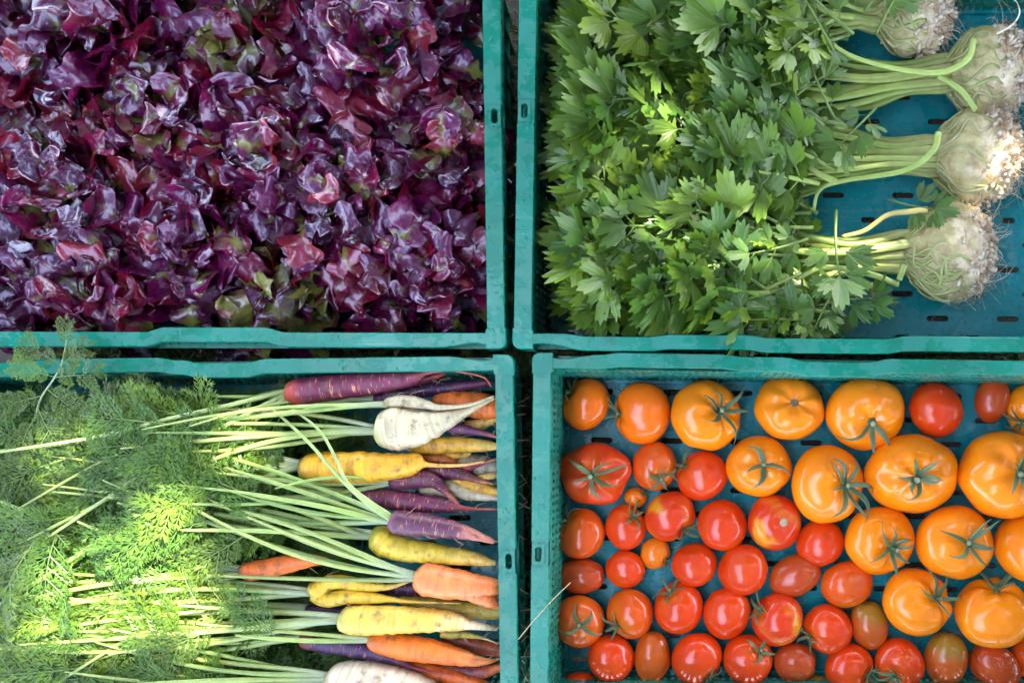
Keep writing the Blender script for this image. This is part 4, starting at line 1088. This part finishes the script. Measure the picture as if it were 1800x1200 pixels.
# ------------------------------------------------------------------ celeriac
def leaflet(mb, seed, M, L, tint):
    r = random.Random(seed); na, nr = 49, 7
    half = math.radians(r.uniform(58, 72)); vs = []; cs = []; fs = []
    d3 = r.uniform(.22, .42); ph = r.uniform(-.3, .3); curl = r.uniform(-.5, .5); fold = r.uniform(-.05, .30); wave = r.uniform(0, 6.28)
    for i in range(na):
        u = -1 + 2 * i / (na - 1); a = u * half
        lobes = 1 - d3 * (1 - abs(math.cos(1.5 * math.pi * u + ph))) ** 1.5 * 1.5
        env = .62 + .38 * math.cos(u * 1.35) ** .8
        teeth = 1 - r.uniform(.10, .22) * abs(((i + (seed % 3)) % 4) - 2) / 2
        ext = env * lobes * teeth
        for k in range(nr):
            q = (k / (nr - 1)); rr = ext * (q ** .9)
            aa = a * (.35 + .65 * smooth(q, 0, .55))
            x = rr * math.cos(aa); y = rr * math.sin(aa) * .86
            z = fold * abs(y) * .9 + curl * x * x * .6 + .006 * math.cos(i * math.pi / 2) * q + .035 * math.sin(6 * u + wave) * q
            vs.append(M @ Vector((x * L, y * L, z * L)))
            vein = .5 + .5 * math.cos(i * math.pi / 2)
            cs.append(mixc(tint, (.22, .32, .12), .25 * (1 - q) + .10 * vein * (i % 12 == 0)))
    for i in range(na - 1):
        for k in range(nr - 1):
            a_ = i * nr + k; fs.append((a_, a_ + 1, a_ + nr + 1, a_ + nr))
    mb.add(vs, fs, cs)
def celery_frond(seed):
    r = random.Random(seed); mb = MB()
    bend = r.uniform(-.3, .3)
    spine = lambda t: Vector((t, bend * t * t * .5, .12 * math.sin(t * 2)))
    tube(mb, [(*spine(t), .024 * (1 - .55 * t)) for t in (0, .3, .6, .9)], (.34, .46, .10), 10, 6)
    tint = mixc((.066, .155, .005), (.17, .26, .012), r.random())
    Rz = lambda a: Matrix.Rotation(a, 4, 'Z')
    for (t, yaw, L) in ((.88, 0, .46), (.84, .85, .38), (.84, -.85, .38), (.52, .95, .40), (.50, -.95, .40)) + (((.22, 1.0, .30), (.2, -1.0, .3)) if r.random() < .5 else ()):
        if r.random() < .08: continue
        p = spine(t); y2 = yaw + bend * t + r.uniform(-.15, .15)
        off = Vector((math.cos(y2), math.sin(y2), .05)) * (.12 if abs(yaw) > .1 else .02)
        if abs(yaw) > .1: tube(mb, [(*p, .009), (*(p + off * 1.1), .007)], (.24, .36, .09), 4, 5)
        M = Matrix.Translation(p + off) @ Rz(y2) @ Matrix.Rotation(r.uniform(-.55, .4), 4, 'Y') @ Matrix.Rotation(r.uniform(-.8, .8), 4, 'X')
        leaflet(mb, r.randint(0, 9999), M, L * r.uniform(.95, 1.3), tint)
    return mb.mesh('leaf', M_CEL)
CF = [celery_frond(300 + i) for i in range(16)]
rb = random.Random(9)
BULBS = [(1603, 30, 66, 66, .075, 'celeriac with a stubby white rooted base cut by the top edge of the photo', (1480, 15), .5),
         (1732, 128, 72, 74, .078, 'celeriac second from the top with a long curly root and green stalks fanned left', (1520, 148), 1),
         (1712, 276, 76, 78, .080, 'celeriac third from the top, its root base broad and chalky white', (1490, 270), 1),
         (1664, 442, 76, 84, .080, 'lowest celeriac with yellowish base and a loose brown stalk above it', (1430, 455), 1),
         (1700, -110, 70, 70, .075, 'celeriac beyond the top edge whose leaves reach in at the top of the crate', (1480, -60), 0)]
for bi, (bx, by, rx, ry, zb, lab, aim, vis) in enumerate(BULBS):
    zb = .0145 + .80 * min(rx, ry) * S * F(.07)
    cen = P(bx, by, zb); sgl = S * F(zb)
    root = thing('celeriac', cen, lab, 'celeriac', 'celeriac plants in the upper right crate')
    mb = MB(); nU, nV = 72, 48; vs = []; cs = []; fs = []
    # axis along x: left pole = stalks, right pole = roots
    for i in range(nV + 1):
        th = math.pi * i / nV
        for j in range(nU):
            fi = 2 * math.pi * j / nU
            x = -math.cos(th); rr_ = math.sin(th)
            v = Vector((x, rr_ * math.cos(fi), rr_ * math.sin(fi)))
            squeeze = 1 - .22 * smooth(-x, .3, 1.0)
            knob = .13 * noise.noise(v * 2.2 + Vector((bi * 9, 0, 0))) + .14 * abs(noise.noise(v * 5 + Vector((bi * 9, 4, 0)))) * smooth(x, -.2, .6) + .06 * noise.noise(v * 11)
            q = Vector((v.x * rx, v.y * ry * squeeze, v.z * min(rx, ry) * .8 * squeeze)) * (1 + knob) * sgl
            vs.append(q)
            c = mixc((.56, .50, .22), (.80, .68, .44), smooth(x + .4 * noise.noise(v * 3), -.4, .3))
            c = mixc(c, (.88, .84, .74), smooth(x + .5 * noise.noise(v * 4 + Vector((3, bi, 0))), .4, .9))
            cs.append(c)
    for i in range(nV):
        for j in range(nU):
            jn = (j + 1) % nU; a_ = i * nU + j; b_ = i * nU + jn; fs.append((a_, b_, b_ + nU, a_ + nU))
    mb.add(vs, fs, cs); bulb = mb.build('bulb', M_BULB, root)
    def surf(v, k=1.0):
        x = v.x; squeeze = 1 - .22 * smooth(-x, .3, 1.0)
        return Vector((v.x * rx, v.y * ry * squeeze, v.z * min(rx, ry) * .8 * squeeze)) * k * sgl
    # stubby cut roots
    mb = MB()
    for k in range(170):
        v = Vector((rb.uniform(-.05, 1), rb.uniform(-1, 1), rb.uniform(-.2, 1))).normalized()
        if v.x < .05: continue
        if v.x < .35 and rb.random() < .6: continue
        p = surf(v, .98); t1 = v.cross(Vector((rb.uniform(-1, 1), rb.uniform(-1, 1), rb.uniform(-1, 1)))).normalized()
        L = rb.uniform(.005, .012); r0 = rb.uniform(.0014, .0036)
        dirn = (v * rb.uniform(.15, .7) + t1 * rb.uniform(.4, 1.2)).normalized()
        p2 = p + dirn * L * .5 + v * .002; p3 = p2 + (dirn + t1 * rb.uniform(-.8, .8)).normalized() * L * .6
        wc = mixc((.50, .36, .20), (.80, .74, .60), rb.random())
        tube(mb, [(*p, r0 * .9), (*p2, r0), (*p3, r0 * .85)], wc, 8, 8, rnoise=.2, seed=k,
             colf=lambda t, a, wc=wc: (.66, .60, .48) if t > .9 else wc)
    mb.build('root_stubs', M_ROOT, bulb)
    # fine hairs
    mb = MB()
    for k in range(200):
        v = Vector((rb.uniform(.05, .95), rb.uniform(-1, 1), rb.uniform(-.3, 1))).normalized()
        p = surf(v, 1.02); n = 5; L = rb.uniform(.012, .032)
        w1 = Vector((rb.uniform(-1, 1), rb.uniform(-1, 1), rb.uniform(-1, 1))); w2 = Vector((rb.uniform(-1, 1), rb.uniform(-1, 1), rb.uniform(-1, .4)))
        pts = [p, p + (v * .6 + w1 * .6) * L * .35, p + (v * .5 + w1 * .7 + w2 * .5) * L * .7, p + (v * .3 + w1 * .5 + w2 * 1.0) * L]
        pts = [Vector((q.x, q.y, max(q.z, -zb + .016))) for q in pts]
        r0 = rb.choice([.00022, .00028, .00035, .0007])
        tube(mb, [(*q, r0 * (1 - .25 * i_)) for i_, q in enumerate(pts)], mixc((.55, .34, .20), (.78, .66, .50), rb.random()), 8, 4, cap=False)
    if bi == 1:
        pts = [P(x, y, z) - cen for x, y, z in ((1752, 60, .10), (1778, 45, .11), (1792, 25, .12), (1788, 5, .12), (1778, -3, .12))]
        tube(mb, [(*q, r_) for q, r_ in zip(pts, (.0013, .0012, .0010, .0007, .0004))], (.75, .66, .5), 24, 6)
    mb.build('root_hairs', M_ROOT, bulb)
    # dead leaf bases wrapped over the left shoulder of the bulb
    mb = MB()
    for k in range(30 if vis else 5):
        fi = rb.uniform(0, 6.28); x0 = rb.uniform(-.1, .35)
        pts = []
        for q in range(5):
            x = x0 - q * .26 * rb.uniform(.8, 1.2); x = max(x, -.97); rr_ = math.sqrt(max(1 - x * x, 0)); f2 = fi + .18 * q * rb.uniform(-1, 1)
            pts.append(surf(Vector((x, rr_ * math.cos(f2), rr_ * math.sin(f2))), 1.01 + .02 * q))
        r0 = rb.uniform(.0010, .0028)
        c_ = mixc((.60, .56, .30), (.38, .44, .12), rb.random())
        tube(mb, [(*q, r0 * (1 - .08 * i_)) for i_, q in enumerate(pts)], c_, 14, 6, flat=.6)
    mb.build('leaf_bases', M_STALK, bulb)
    # stalks
    nst = 18
    for k in range(nst):
        fi = math.pi * (k + .5) / nst * 1.0
        side = math.cos(fi); up_ = math.sin(fi) * rb.uniform(.1, 1.0)
        st = surf(Vector((-.86, side * .50, up_ * .5)).normalized(), .98)
        tx = aim[0] + rb.uniform(-40, 20); ty = aim[1] + side * -42 + rb.uniform(-5, 5)
        tz = .045 + .06 * up_ + rb.uniform(0, .01)
        ex = tx - rb.uniform(90, 240); ey = ty - side * rb.uniform(10, 50) + rb.uniform(-25, 25)
        mid = P((bx - rx + tx) / 2, by * .45 + ty * .55 - side * 2, (cen.z + st.z * .9 + tz) / 2 + .002) - cen
        pts = [st + Vector((.004, 0, -.002)), st + Vector((-.012, (P(tx, ty, tz) - cen - st).y * .15, .001)), mid, P(tx, ty, tz) - cen, P((tx + ex) / 2, (ty + ey) / 2, tz + .004) - cen, P(ex, ey, max(tz, .08)) - cen]
        r0 = rb.uniform(.0034, .0054)
        c_ = mixc((.24, .36, .07), (.40, .46, .12), rb.random()); c2 = (.52, .52, .20)
        mbs = MB()
        tube(mbs, [(*q, r0 * s_) for q, s_ in zip(pts, (.8, 1.05, 1.0, .9, .75, .5))], c_, 30, 9, flat=.65, colf=lambda t, a, c_=c_, c2=c2: mixc(mixc(c2, c_, smooth(t, 0, .35)), (.16, .27, .04), .4 * (math.cos(a * 4) > .6)))
        mbs.build('stalk', M_STALK, root)
    # a few loose bent stalks on top
    loose = {1: [[(1712, 70, .125), (1700, 105, .13), (1650, 128, .125), (1560, 118, .125), (1480, 90, .13), (1430, 40, .14)],
                 [(1715, 193, .105), (1690, 160, .12), (1650, 133, .122)]],
             2: [[(1650, 233, .13), (1640, 265, .13), (1590, 300, .12), (1480, 318, .12), (1440, 335, .11), (1430, 370, .10)], [(1470, 320, .118), (1430, 300, .12), (1390, 262, .12)]],
             3: [[(1630, 368, .10), (1600, 372, .10), (1560, 378, .09), (1520, 405, .085), (1480, 416, .08)], [(1578, 500, .11), (1530, 482, .125), (1450, 470, .125), (1400, 490, .12)],
                 [(1590, 465, .12), (1580, 492, .115)], [(1532, 500, .09), (1535, 525, .06), (1547, 543, .05)]], 0: [[(1500, 30, .12), (1450, 20, .13), (1400, -20, .13)]]}.get(bi, [])
    for li, lp in enumerate(loose):
        mbs = MB(); c_ = (.50, .38, .14) if (bi == 3 and li in (0, 3)) else (.30, .40, .09)
        pts = [P(*q) - cen for q in lp]
        tube(mbs, [(*q, .0040 * (1 - .10 * i_)) for i_, q in enumerate(pts)], c_, 30, 9, flat=.7)
        mbs.build('stalk', M_STALK, root)
# leaves: spread over the left part of the crate, each belonging to the nearest plant
roots = [o for o in C.objects if o.name.startswith('celeriac')]
owners = [(o, BULBS[i]) for i, o in enumerate(roots)]
cnt = {o.name: 0 for o in roots}
tries = []
for i in range(430):
    py_ = rb.uniform(-40, 588)
    px = 950 + (1 - (rb.random() ** 1.2)) * (400 if 180 < py_ < 520 else 450)
    py = py_
    lay = rb.random()
    tries.append((lay, px, py))
tries.sort()
for lay, px, py in tries:
    z = .035 + .095 * lay
    edge = smooth(px, 950, 1040)
    if px < 1020: z = min(z, .04 + .085 * edge)
    if py > 545: z = min(z, .11)
    s = rb.uniform(.085, .120)
    # frond origin is its base; its leaves reach s to the left
    bx_ = px + s * .6 / S; 
    yaw = math.pi + rb.uniform(-.75, .75)
    if py > 530: yaw = math.pi - rb.uniform(-.1, .6); 
    tip = py - math.sin(yaw) * s * 1.25 / S + 25
    if tip > 583: py -= (tip - 572)
    if bx_ + math.cos(yaw) * s * 1.3 / S < 965 + 25 * (py > 470): bx_ = 965 + 25 * (py > 470) - math.cos(yaw) * s * 1.3 / S
    best = sorted(owners, key=lambda w: abs(w[1][1] * .9 - py + 30) + 1000 * (cnt[w[0].name] >= 98))[0]
    cnt[best[0].name] += 1
    place(rb.choice(CF), 'leaf', best[0], P(bx_, py, z), yaw, rb.uniform(-.2, .3), rb.uniform(-.75, .75), s, best[0].location)
for k in range(26):
    px, py = rb.uniform(1400, 1475), rb.uniform(-20, 560); b_ = sorted(owners, key=lambda w: abs(w[1][1] - py))[0][0]
    if cnt[b_.name] >= 98: continue
    cnt[b_.name] += 1
    place(rb.choice(CF), 'leaf', b_, P(px + 50, py, rb.uniform(.085, .13)), math.pi + rb.uniform(-.9, .9), rb.uniform(-.1, .2), rb.uniform(-.6, .6), rb.uniform(.07, .095), b_.location)
# some leaves lying high over the stalks
for (px, py, z, yaw, s, b) in ((1500, 60, .135, 2.6, .10, 1), (1540, 190, .12, 4.0, .075, 1), (1470, 215, .125, 2.2, .085, 2), (1470, 300, .13, 2.75, .10, 2), (1560, 350, .09, 5.9, .06, 2), (1470, 370, .13, 4.6, .09, 3), (1420, 420, .135, 3.5, .08, 3),
                                (1470, 500, .11, 4.2, .07, 3), (1430, 540, .10, .2, .075, 3), (1530, 545, .08, 3.0, .085, 3), (1520, 20, .135, .9, .09, 0), (1540, 60, .13, 1.2, .075, 0), (1420, 130, .14, 3.6, .10, 1), (1400, 240, .14, 3.4, .11, 2), (1470, 100, .14, 2.2, .08, 0)):
    place(rb.choice(CF), 'leaf', owners[b][0], P(px, py, z), yaw, .1, rb.uniform(-.3, .3), s, owners[b][0].location)

# ------------------------------------------------------------------ small things
mb = MB(); a = [P(911, 1123, .156), P(940, 1088, .162), P(975, 1050, .162), (P(1003, 1023, .155))]
o0 = a[0].copy(); tube(mb, [(*(p - o0), .0005) for p in a], (1, 1, 1), 14, 6)
st = mb.build('straw', M_STRAW); st.location = o0; tag(st, 'single pale dry straw lying across the left rim of the tomato crate', 'straw')
